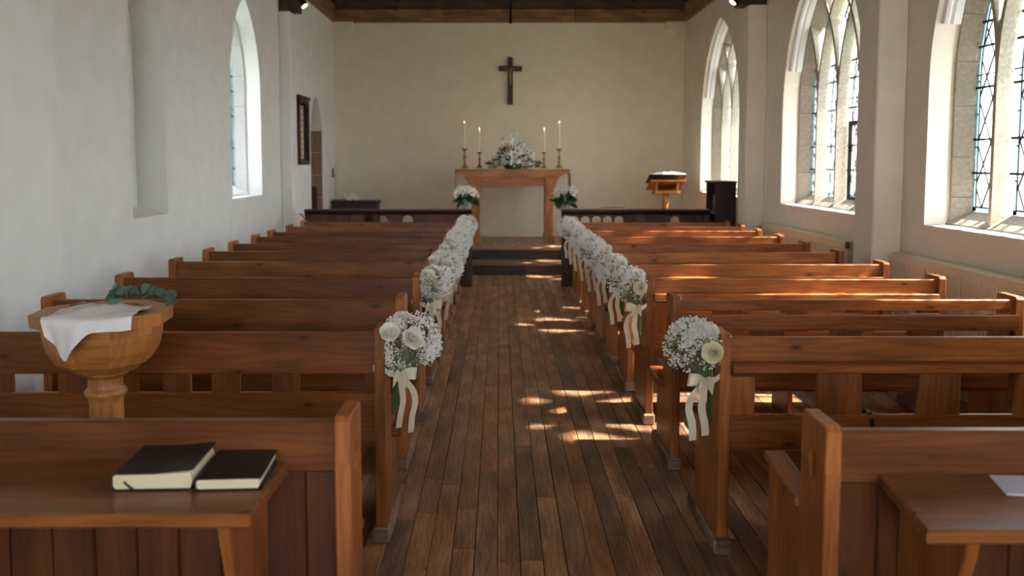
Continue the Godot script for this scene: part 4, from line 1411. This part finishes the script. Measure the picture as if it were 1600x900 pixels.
func font() -> void:
	var t := thing("font", "octagonal carved oak font on a turned post among the left pews", "font", Vector3(-1.44, 0, -3.22))
	var oct := func(rr: float, y: float, turn := 0.0) -> PackedVector3Array:
		var q := PackedVector3Array()
		for k in 8: q.push_back(Vector3(cos(TAU * (k + 0.5) / 8 + turn) * rr, y, sin(TAU * (k + 0.5) / 8 + turn) * rr))
		return q
	var tn := -0.113
	# bowl of eight staves
	var prof := [[0.085, 0.865], [0.125, 0.872], [0.165, 0.90], [0.192, 0.945], [0.203, 0.99], [0.206, 1.035]]
	var inn := [[0.05, 0.90], [0.10, 0.905], [0.145, 0.93], [0.17, 0.965], [0.18, 1.0], [0.182, 1.045]]
	for k in 8:
		var b := mb(0, 0.3, 0.3)
		b.g = 0 if k % 2 else 1
		for i in prof.size() - 1:
			var a0: PackedVector3Array = oct.call(prof[i][0], prof[i][1], tn)
			var a1: PackedVector3Array = oct.call(prof[i + 1][0], prof[i + 1][1], tn)
			var j := (k + 1) % 8
			var out := (a0[k] + a0[j]) * Vector3(1, 0, 1)
			b.quado(a0[k], a0[j], a1[j], a1[k], out + Vector3(0, -0.05, 0))
			var c0: PackedVector3Array = oct.call(inn[i][0], inn[i][1], tn)
			var c1: PackedVector3Array = oct.call(inn[i + 1][0], inn[i + 1][1], tn)
			b.quado(c0[k], c0[j], c1[j], c1[k], -out + Vector3(0, 0.1, 0))
			b.quado(a0[k], a1[k], c1[k], c0[k], a0[k] - a0[j])
			b.quado(a0[j], a1[j], c1[j], c0[j], a0[j] - a0[k])
		part("bowl_stave", b, M.oak_light if k % 3 else M.oak, t)
	var bt := mb(0, 0.3, 0.3)
	var q0 := PackedVector2Array()
	for p in oct.call(0.10, 0.0, tn): q0.push_back(Vector2(p.x, p.z))
	bt.prism(q0, 0, 2, 1, 0.862, 0.905, 0.004)
	part("bowl_base", bt, M.oak, t)
	for k in 8:      # rim of eight mitred pieces
		var b := mb(0, 0.3, 0.2)
		var j := (k + 1) % 8
		var o0: PackedVector3Array = oct.call(0.24, 1.04, tn)
		var o1: PackedVector3Array = oct.call(0.243, 1.085, tn)
		var i0: PackedVector3Array = oct.call(0.172, 1.04, tn)
		var i1: PackedVector3Array = oct.call(0.172, 1.085, tn)
		var out := o0[k] + o0[j]
		b.x = Transform3D()
		b.quado(o0[k], o0[j], o1[j], o1[k], out * Vector3(1, 0, 1))
		b.quado(o1[k], o1[j], i1[j], i1[k], Vector3.UP)
		b.quado(o0[k], o0[j], i0[j], i0[k], Vector3.DOWN)
		b.quado(i0[k], i0[j], i1[j], i1[k], -out * Vector3(1, 0, 1))
		b.quado(o0[k], o1[k], i1[k], i0[k], o0[k] - o0[j])
		b.quado(o0[j], o1[j], i1[j], i0[j], o0[j] - o0[k])
		part("rim", b, M.oak_light if k % 2 else M.oak, t)
	var p := MB.new()
	p.off = Vector2(0.2, 0.1)
	p.lathe([[0.19, 0.0], [0.19, 0.05], [0.15, 0.07], [0.10, 0.12], [0.066, 0.18], [0.061, 0.3], [0.059, 0.74], [0.062, 0.765], [0.072, 0.775], [0.074, 0.785], [0.068, 0.797], [0.060, 0.805], [0.060, 0.835], [0.064, 0.845], [0.078, 0.852], [0.082, 0.860], [0.076, 0.868], [0.0, 0.868]], 24, Vector3.ZERO, Vector2(0.4, 0.5))
	part("post", p, M.oak_light, t)
	# cloth
	var c := MB.new()
	# draped along the diagonal: widest fall at the corner
	c.grid(cloth_rows())
	var cl := single("cloth_napkin", c, M.linen, "white linen cloth draped over the rim of the font", "cloth")
	cl.position = t.position
	var e := thing("eucalyptus_sprig", "grey green eucalyptus sprig lying on the white cloth of the font", "sprig", t.position + Vector3(0, 1.112, 0))
	var path := smooth([Vector3(-0.075, 0.004, 0.10), Vector3(0.0, 0.012, 0.05), Vector3(0.08, 0.024, 0.02), Vector3(0.16, 0.028, 0.0), Vector3(0.225, 0.012, 0.0), Vector3(0.255, 0.004, 0.02)], 5)
	var st := MB.new()
	st.tube(path, [0.0022, 0.0022, 0.002, 0.002, 0.0018, 0.0015], 6)
	part("twig", st, M.cross_wood, e)
	for k in 30:
		var f := 0.28 + 0.72 * k / 29.0
		var p3: Vector3 = path[int(f * (path.size() - 1))]
		var lf := MB.new()
		var sz := 0.054 * (1.1 - 0.45 * f) * r(0.8, 1.1)
		var d := Vector3(r(-0.2, 0.5), r(-0.1, 1.0), (1.0 if k % 2 else -1.0) * r(0.3, 1.0)).normalized()
		round_leaf(lf, p3, d, sz)
		part("leaf", lf, M.euca, e)

func cloth_rows() -> Array:
	# u runs along the rim (left to right), v from the back of the bowl to the hanging hem
	var rows := []
	for i in 29:
		var u := i / 28.0
		var row := PackedVector3Array()
		var x := lerpf(-0.118, 0.178, u)
		# how far the cloth falls at this point of the rim
		var fall := 0.0
		if u < 0.30: fall = lerpf(0.06, 0.145, u / 0.30)
		elif u < 0.62: fall = lerpf(0.145, 0.05, smoothstep(0.0, 1.0, (u - 0.30) / 0.32))
		else: fall = 0.048
		var rim := sqrt(maxf(0.0, 0.235 * 0.235 - x * x * 0.9))
		for j in 25:
			var v := j / 24.0
			var p := Vector3.ZERO
			if v < 0.5:
				var q := v / 0.5
				p = Vector3(x, 1.095, lerpf(-0.10 + 0.08 * u, rim, q))
				p.y += 0.010 * sin(x * 26.0 + q * 2.0) * sin(q * PI) + 0.004 * sin(q * 11.0 + x * 40.0)
				p.y += 0.010 * sin(q * PI) 
			else:
				var q := (v - 0.5) / 0.5
				var bend := minf(q * 5.0, 1.0)
				p = Vector3(x + 0.06 * q * maxf(0.0, 0.4 - u) , 1.095 - fall * q, rim + 0.016 * sin(bend * PI / 2))
				p.z += (0.016 * sin(x * 42.0 + 1.2) + 0.008 * sin(x * 90.0)) * q * minf(1.0, fall / 0.1) + 0.008 * q
			row.push_back(p)
		rows.append(row)
	return rows

func round_leaf(b: MB, at: Vector3, dir: Vector3, size: float) -> void:
	b.x = aim(at, dir, 1.0, r(0, TAU))
	var rows := []
	for i in 6:
		var k := i / 5.0
		var w := size * 0.46 * sqrt(maxf(0.0, 1.0 - pow(2.0 * k - 1.0, 2.0))) + 0.0006
		var row := PackedVector3Array()
		for j in 5:
			var q := -1.0 + j * 0.5
			row.push_back(Vector3(q * w, size * k + 0.004, 0.12 * size * q * q + 0.10 * size * k * k))
		rows.append(row)
	b.grid(rows)
	b.x = Transform3D()

func bible(called: String, at: Vector3, w: float, l: float, h: float, turn: float, label: String, limp: float, mark: bool) -> void:
	var t := thing(called, label, "book", at, "black books on the pew shelf")
	t.rotation.y = turn
	# page block with a rounded spine on the left
	var q := PackedVector2Array([Vector2(0.006, 0.004), Vector2(w - 0.010, 0.004), Vector2(w - 0.004, h * 0.5), Vector2(w - 0.012, h - 0.005 + limp * 0.4), Vector2(w * 0.5, h - 0.005), Vector2(0.006, h - 0.006)])
	var pg := MB.new()
	pg.prism(q, 0, 1, 2, -l + 0.004, -0.004, 0.001)
	part("pages", pg, M.pages, t)
	var c := MB.new()
	var top := PackedVector2Array([Vector2(0.0, h * 0.5), Vector2(0.003, h * 0.2), Vector2(0.012, 0.0), Vector2(w, 0.0), Vector2(w, 0.0035), Vector2(0.014, 0.0035), Vector2(0.006, h * 0.25), Vector2(0.005, h * 0.5)])
	c.prism(top, 0, 1, 2, -l, 0.0, 0.0008)
	var up := PackedVector2Array([Vector2(0.0, h * 0.5), Vector2(0.005, h * 0.5), Vector2(0.007, h * 0.8), Vector2(0.014, h - 0.005), Vector2(w * 0.55, h - 0.004), Vector2(w, h - 0.004 + limp), Vector2(w, h + limp), Vector2(w * 0.55, h), Vector2(0.012, h), Vector2(0.003, h * 0.84)])
	c.prism(up, 0, 1, 2, -l, 0.0, 0.0008)
	part("cover", c, M.cover, t, "black cloth cover")
	if mark:
		var rb := MB.new()
		ribbon(rb, smooth([Vector3(w * 0.17, h * 0.55, -0.01), Vector3(w * 0.18, h * 0.5, 0.002), Vector3(w * 0.24, h * 0.3, 0.006), Vector3(w * 0.29, h * 0.12, 0.004)], 4), [Vector3(0.7, 0.7, 0)], 0.006)
		var m := mat(Color(0.22, 0.06, 0.14), 0.6)
		m.cull_mode = BaseMaterial3D.CULL_DISABLED
		part("bookmark", rb, m, t, "purple ribbon marker")
	else:
		var e := MB.new()
		for k in 16:
			var a := TAU * k / 16
			var b := TAU * (k + 1) / 16
			e.quado(Vector3(w * 0.5 + cos(a) * 0.014, h + 0.0006, -l * 0.72 + sin(a) * 0.007), Vector3(w * 0.5 + cos(b) * 0.014, h + 0.0006, -l * 0.72 + sin(b) * 0.007), Vector3(w * 0.5 + cos(b) * 0.018, h + 0.0006, -l * 0.72 + sin(b) * 0.010), Vector3(w * 0.5 + cos(a) * 0.018, h + 0.0006, -l * 0.72 + sin(a) * 0.010), Vector3.UP)
		for s in [-1.0, 1.0]: e.box(Vector3(w * 0.5 + s * 0.03 - 0.009, h, -l * 0.72 - 0.0015), Vector3(w * 0.5 + s * 0.03 + 0.009, h + 0.0008, -l * 0.72 + 0.0015), 0.0002)
		part("stamp", e, mat(Color(0.10, 0.075, 0.05), 0.4), t)

func radiator(z0: float, z1: float, label: String, valve: bool) -> void:
	var t := thing("radiator", label, "radiator", Vector3(XR - 0.055, 0, (z0 + z1) * 0.5), "panel radiators under the windows")
	var h := absf(z1 - z0) * 0.5
	for xx in [-0.075, 0.025]:
		var p := MB.new()
		p.box(Vector3(xx, 0.16, -h), Vector3(xx + 0.014, 0.925, h), 0.005)
		var z := -h + 0.04
		while z < h - 0.03:
			p.box(Vector3(xx - 0.006, 0.20, z), Vector3(xx + 0.002, 0.86, z + 0.018), 0.004)
			z += 0.0333
		part("panel", p, M.radiator, t)
	var tp := MB.new()
	for k in 3: tp.box(Vector3(-0.058 + k * 0.028, 0.905, -h + 0.01), Vector3(-0.045 + k * 0.028, 0.93, h - 0.01), 0.003)
	part("top_grille", tp, M.radiator, t)
	for s in [-1.0, 1.0]:
		var e := MB.new()
		e.box(Vector3(-0.07, 0.17, s * (h - 0.006) - 0.006), Vector3(0.038, 0.915, s * (h - 0.006) + 0.006), 0.003)
		part("side_cover", e, M.radiator, t)
	var pi := MB.new()
	pi.tube([Vector3(-0.02, 0.0, h + 0.03), Vector3(-0.02, 0.22, h + 0.03)], [0.011], 8)
	pi.tube([Vector3(-0.02, 0.22, h - 0.01), Vector3(-0.02, 0.22, h + 0.04)], [0.013], 8)
	part("pipe", pi, M.radiator, t)
	if valve:
		var v := MB.new()
		v.lathe([[0.0, -0.03], [0.018, -0.03], [0.024, 0.0], [0.018, 0.03], [0.0, 0.03]], 12, Vector3(-0.08, 0.90, h + 0.012))
		v.tube([Vector3(-0.08, 0.90, h + 0.012), Vector3(-0.05, 0.885, h - 0.02)], [0.010], 8)
		part("valve", v, M.brass_dull, t)

func spotlight(at: Vector3, to: Vector3, label: String) -> void:
	var t := thing("spotlight", label, "spotlight", at, "black spotlights on the roof posts")
	var d := to.normalized()
	var b := MB.new()
	b.x = aim(Vector3.ZERO, d)
	b.lathe([[0.0, -0.07], [0.045, -0.07], [0.05, -0.05], [0.05, 0.06], [0.046, 0.06], [0.044, 0.045], [0.0, 0.045]], 18)
	part("housing", b, M.black, t)
	var l := MB.new()
	l.x = aim(Vector3.ZERO, d)
	l.lathe([[0.043, 0.0465], [0.043, 0.05], [0.0, 0.054]], 18)
	part("lamp_lens", l, M.lens, t, "glowing lamp face")
	var k := MB.new()
	var s := signf(at.x)
	k.tube([Vector3(0, 0, 0), Vector3(s * 0.04, 0.05, 0), Vector3(s * 0.10, 0.07, 0.02)], [0.012, 0.012, 0.016], 8)
	part("bracket", k, M.black, t)
	var o := SpotLight3D.new()
	o.name = "spot_light"
	o.light_color = Color(1.0, 0.86, 0.66); o.light_energy = 0.05; o.light_size = 0.04; o.spot_range = 25.0; o.spot_attenuation = 2.0; o.spot_angle = 35.0; o.shadow_enabled = true
	t.add_child(o)
	o.position = d * 0.064
	o.basis = Basis.looking_at(d, Vector3(0.1, 0.2, 0.97))

func hymn_board() -> void:
	var t := thing("notice_board", "tall dark framed board with a strip of cards on the left wall", "board", Vector3(XL, 1.58, -12.75))
	var b := mb(1, 1, 0.6)
	b.box(Vector3(0.002, 0.0, -0.32), Vector3(0.03, 0.92, 0.32), 0.003)
	part("backing", b, M.dark_wood, t)
	for q in [[0.0, -0.32, 0.92, -0.26], [0.0, 0.26, 0.92, 0.32], [0.0, -0.32, 0.06, 0.32], [0.86, -0.32, 0.92, 0.32]]:
		var f := mb(1, 1, 0.1)
		f.box(Vector3(0.028, q[0], q[1]), Vector3(0.075, q[2], q[3]), 0.006)
		part("frame", f, M.cross_wood, t)
	var cr := mb(2, 0.7, 0.1)
	cr.box(Vector3(0.0, 0.92, -0.35), Vector3(0.09, 0.965, 0.35), 0.01)
	part("cornice", cr, M.cross_wood, t)
	for k in 9:
		var c := MB.new()
		c.box(Vector3(0.03, 0.09 + k * 0.083, -0.06), Vector3(0.037, 0.165 + k * 0.083, 0.14), 0.001)
		var pc := part("card", c, M.pages, t)
		var m := MB.new()
		for j in 3: m.box(Vector3(0.037, 0.11 + k * 0.083, -0.03 + j * 0.05), Vector3(0.0375, 0.145 + k * 0.083, -0.005 + j * 0.05), 0.0001)
		part("numeral", m, M.black, pc)

func small_things() -> void:
	var c := thing("chest", "low dark wooden chest against the back wall in the left corner", "chest", Vector3(-2.43, 0.33, -15.15))
	var b := mb(0, 0.8, 0.5)
	b.box(Vector3(-0.37, 0.0, -0.2), Vector3(0.37, 0.60, 0.2), 0.008)
	part("body", b, M.dark_wood, c)
	var l := mb(0, 0.8, 0.5)
	l.box(Vector3(-0.39, 0.60, -0.22), Vector3(0.39, 0.645, 0.22), 0.01)
	part("lid", l, M.rail_wood, c)
	for x in [-0.2, 0.14]:
		var p := mb(0, 0.8, 0.5)
		p.box(Vector3(x - 0.14, 0.12, 0.198), Vector3(x + 0.16, 0.52, 0.208), 0.004)
		part("panel", p, M.cross_wood, c)
	var k := MB.new()
	var rows := []
	for i in 15:
		var row := PackedVector3Array()
		for j in 15:
			var u := i / 14.0 - 0.5
			var v := j / 14.0 - 0.5
			var h := 0.10 * exp(-(u * u + v * v) * 9.0) + 0.02 * sin(u * 17.0 + v * 9.0) + 0.018 * sin(v * 23.0 - u * 5.0)
			row.push_back(Vector3(u * 0.36, maxf(0.004, h + 0.01) , v * 0.34))
		rows.append(row)
	k.grid(rows)
	var cl := single("folded_cloth", k, M.white_cloth, "crumpled white cloth lying on the dark chest in the corner", "cloth")
	cl.position = Vector3(-2.52, 0.976, -15.15)
	var sw := thing("light_switch", "small grey switch box on the left wall beside the back corner", "switch", Vector3(XL, 1.44, -15.16))
	var s := MB.new()
	s.box(Vector3(0.0, -0.075, -0.045), Vector3(0.03, 0.075, 0.045), 0.006)
	part("box", s, M.grey, sw)
	var rk := MB.new()
	rk.box(Vector3(0.028, -0.02, -0.012), Vector3(0.04, 0.02, 0.012), 0.003)
	part("rocker", rk, M.pages, sw)
	# dark chair back glimpsed in the doorway
	var ch := thing("dark_chair", "dark chair with a rounded back standing in the left doorway", "chair", Vector3(-2.935, 0.33, -14.14))
	var bk := MB.new()
	var q := PackedVector2Array([Vector2(-0.13, 0.42), Vector2(0.13, 0.42), Vector2(0.14, 0.7)])
	for i in 9: q.push_back(Vector2(0.14 * cos(PI * i / 8.0), 0.80 + 0.10 * sin(PI * i / 8.0)))
	q.push_back(Vector2(-0.14, 0.7))
	bk.prism(q, 2, 1, 0, -0.02, 0.02, 0.005)
	part("backrest", bk, M.black, ch)
	var se := MB.new()
	se.box(Vector3(-0.22, 0.40, -0.15), Vector3(0.02, 0.44, 0.15), 0.01)
	part("seat", se, M.black, ch)
	for xx in [-0.19, 0.0]:
		for zz in [-0.12, 0.12]:
			var lg := MB.new()
			lg.tube([Vector3(xx, 0.0, zz), Vector3(xx, 0.41, zz)], [0.014], 6)
			part("leg", lg, M.black, ch)
	# things lying on the right-hand chancel rail
	var colors := [Color(0.42, 0.20, 0.14), Color(0.62, 0.45, 0.32)]
	for i in 2:
		var bt := thing("service_book", ["brown book lying flat on the right chancel rail", "tan booklet lying beside the brown book on the chancel rail"][i], "book", Vector3([1.50, 1.34][i], 1.011, -11.6))
		var pg := MB.new()
		pg.box(Vector3(-0.115, 0.002, -0.075), Vector3(0.115, 0.016 + 0.004 * i, 0.075), 0.001) if i == 0 else pg.box(Vector3(-0.04, 0.002, -0.06), Vector3(0.04, 0.016, 0.06), 0.001)
		part("pages", pg, M.pages, bt)
		var cv := MB.new()
		var w := 0.12 if i == 0 else 0.044
		cv.box(Vector3(-w, 0.0, -0.08), Vector3(w, 0.0025, 0.08), 0.001)
		cv.box(Vector3(-w, 0.018, -0.08), Vector3(w, 0.0215, 0.08), 0.001)
		part("cover", cv, mat(colors[i], 0.6), bt)
	# paper on the right shelf, strap over a pew rail
	var p := MB.new()
	p.prism(PackedVector2Array([Vector2(1.302, -2.33), Vector2(1.272, -2.19), Vector2(1.48, -2.17), Vector2(1.50, -2.31)]), 0, 2, 1, 0.7855, 0.789, 0.0005)
	single("order_of_service", p, M.paper, "folded white service sheet lying on the shelf of the near right pew", "paper")
	var st := MB.new()
	ribbon(st, smooth([Vector3(1.53, 0.46, -3.702), Vector3(1.532, 0.55, -3.702), Vector3(1.535, 0.583, -3.69), Vector3(1.537, 0.583, -3.655), Vector3(1.54, 0.555, -3.638), Vector3(1.545, 0.50, -3.632), Vector3(1.55, 0.45, -3.632)], 4), [Vector3(1, 0, 0)], 0.018)
	var bm := mat(Color(0.02, 0.025, 0.03), 0.45)
	bm.cull_mode = BaseMaterial3D.CULL_DISABLED
	single("strap", st, bm, "thin black strap looped over the lower rail of a right pew", "strap")

func _ready() -> void:
	rng.seed = 4242
	# ------------------------------------------------ camera, sky, sun, exposure
	var cam := Camera3D.new()
	cam.name = "camera"
	add_child(cam)
	cam.position = Vector3(0, 1.62, 0)
	var tp := 0.08
	cam.rotation = Vector3(-atan(tp), 0, 0)
	cam.projection = Camera3D.PROJECTION_FRUSTUM
	cam.near = 0.05; cam.far = 400.0
	cam.size = 900.0 / 1400.0 * 0.05
	cam.frustum_offset = Vector2((800.0 - 781.0) / 1400.0, -(450.0 - (253.0 + 1400.0 * tp)) / 1400.0) * 0.05
	var ca := CameraAttributesPhysical.new()
	ca.frustum_near = 0.05; ca.frustum_far = 400.0
	ca.frustum_focal_length = 35.0
	ca.frustum_focus_distance = 4.3
	ca.exposure_aperture = 2.8
	var env := Environment.new()
	env.background_mode = Environment.BG_SKY
	var sm := ProceduralSkyMaterial.new()
	sm.sky_top_color = Color(0.85, 0.90, 0.97); sm.sky_horizon_color = Color(0.98, 0.985, 0.99)
	sm.ground_horizon_color = Color(0.86, 0.90, 0.88); sm.ground_bottom_color = Color(0.55, 0.58, 0.52)
	sm.sky_energy_multiplier = 1.0; sm.ground_energy_multiplier = 1.0
	var sky := Sky.new()
	sky.sky_material = sm
	env.sky = sky
	env.background_energy_multiplier = 1.0
	env.tonemap_mode = Environment.TONE_MAPPER_LINEAR
	env.tonemap_exposure = 23.0
	env.sdfgi_enabled = true; env.ssao_enabled = true; env.ssil_enabled = true
	var we := WorldEnvironment.new()
	we.name = "environment"
	we.environment = env
	we.camera_attributes = ca
	add_child(we)
	var sun := DirectionalLight3D.new()
	sun.name = "sun"
	sun.light_color = Color(1.0, 0.97, 0.93)
	sun.light_energy = 0.75
	sun.light_angular_distance = 1.2
	sun.shadow_enabled = true
	sun.sky_mode = DirectionalLight3D.SKY_MODE_LIGHT_ONLY
	add_child(sun)
	sun.basis = Basis.looking_at(Vector3(-cos(deg_to_rad(46.0)), -sin(deg_to_rad(46.0)), -0.04), Vector3.UP)
	# ------------------------------------------------ room
	materials()
	make_floret()
	build_room()
	# ------------------------------------------------ pews
	var ord := ["nearest", "second", "third", "fourth", "fifth", "sixth", "seventh", "eighth", "ninth", "tenth", "eleventh"]
	var dl := [2.45, 3.75, 4.65, 5.55, 6.45, 7.19, 7.87, 8.60, 9.2, 10.0, 10.72]
	var dr := [2.36, 3.64, 4.65, 5.47, 6.27, 7.1, 7.87, 8.6, 9.33, 9.98, 10.62]
	for i in 11:
		var l: String = "pine pew with slotted back on the left of the aisle, %s from the camera" % ord[i]
		var rr: String = "pine pew with open back on the right of the aisle, %s from the camera" % ord[i]
		if i == 0:
			l = "nearest left pew with a shelf of two black books on its back"
			rr = "nearest right pew with a white sheet on its book shelf"
		pew("desk" if i == 0 else "slots", -0.412 if i == 0 else (-0.485 if i == 1 else -0.50), -2.39, dl[i], l, "pews on the left of the aisle")
		pew("desk" if i == 0 else ("ledge" if i == 1 else ("trough" if i == 2 else "open")), 0.865 if i == 0 else 0.90, 2.73, dr[i], rr, "pews on the right of the aisle")
	bible("bible", Vector3(-0.99, 0.7856, -2.215), 0.21, 0.265, 0.047, 0.05, "thick black bound book with pale page edges, left of two on the shelf", 0.010, true)
	bible("hymn_book", Vector3(-0.778, 0.7856, -2.215), 0.17, 0.225, 0.034, 0.06, "thinner black book with a stamped cover, right of two on the shelf", 0.0, false)
	# ------------------------------------------------ chancel
	altar()
	altar_flowers(Vector3(0.215, 1.505, -14.68))
	candlestick(-0.575, -14.62, true, false, "tall brass candlestick at the left end of the altar", "lit white candle in the tall candlestick at the altar's left end")
	candlestick(-0.33, -14.62, false, true, "short dull brass candlestick left of the altar flowers", "lit white candle in the short candlestick left of the flowers")
	candlestick(0.72, -14.62, false, false, "short brass candlestick right of the altar flowers", "lit white candle in the short candlestick right of the flowers")
	candlestick(0.965, -14.62, true, false, "tall brass candlestick at the right end of the altar", "lit white candle in the tall candlestick at the altar's right end")
	cross()
	chancel_rail(-2.52, -0.36, true)
	chancel_rail(0.80, 2.72, false)
	vase_flowers(Vector3(-0.44, 1.01, -11.6), "vase of white flowers on the end of the left chancel rail")
	vase_flowers(Vector3(0.85, 1.01, -11.6), "vase of white flowers on the end of the right chancel rail")
	lectern()
	bookcase()
	font()
	radiator(-10.3, -7.75, "cream panel radiator under the middle window", true)
	radiator(-6.88, -4.35, "cream panel radiator under the near window", false)
	hymn_board()
	spotlight(Vector3(-2.49, 3.62, -11.5), Vector3(0.55, -0.75, 0.25), "black spotlight on the left roof post")
	spotlight(Vector3(2.80, 3.55, -10.85), Vector3(-0.6, -0.75, 0.25), "black spotlight on the right roof post")
	small_things()
	# ------------------------------------------------ pew-end flowers
	for s in [[-1.0, -0.50, dl, "left"], [1.0, 0.90, dr, "right"]]:
		var protos := [null, null, null]
		for i in [1, 3, 4, 5, 6, 7, 8, 9, 10]:
			var v: int = (1 if s[0] < 0 else 0) if i == 1 else ((i + 1) % 3 if s[0] > 0 else i % 3)
			if i == 3: v = 2 if s[0] < 0 else 0
			var o: Node3D
			if protos[v] == null:
				protos[v] = bouquet(-s[0], v)
				o = protos[v]
			else:
				o = protos[v].duplicate()
				o.name = numbered("pew_bouquet")
				add_child(o, true)
			o.position = Vector3(-0.485 if i == 1 and s[0] < 0 else s[1], 0.862, -s[2][i] - 0.01)
			o.set_meta("label", "white rose bouquet on the %s aisle end of the %s pew from the camera" % [s[3], ord[i]])
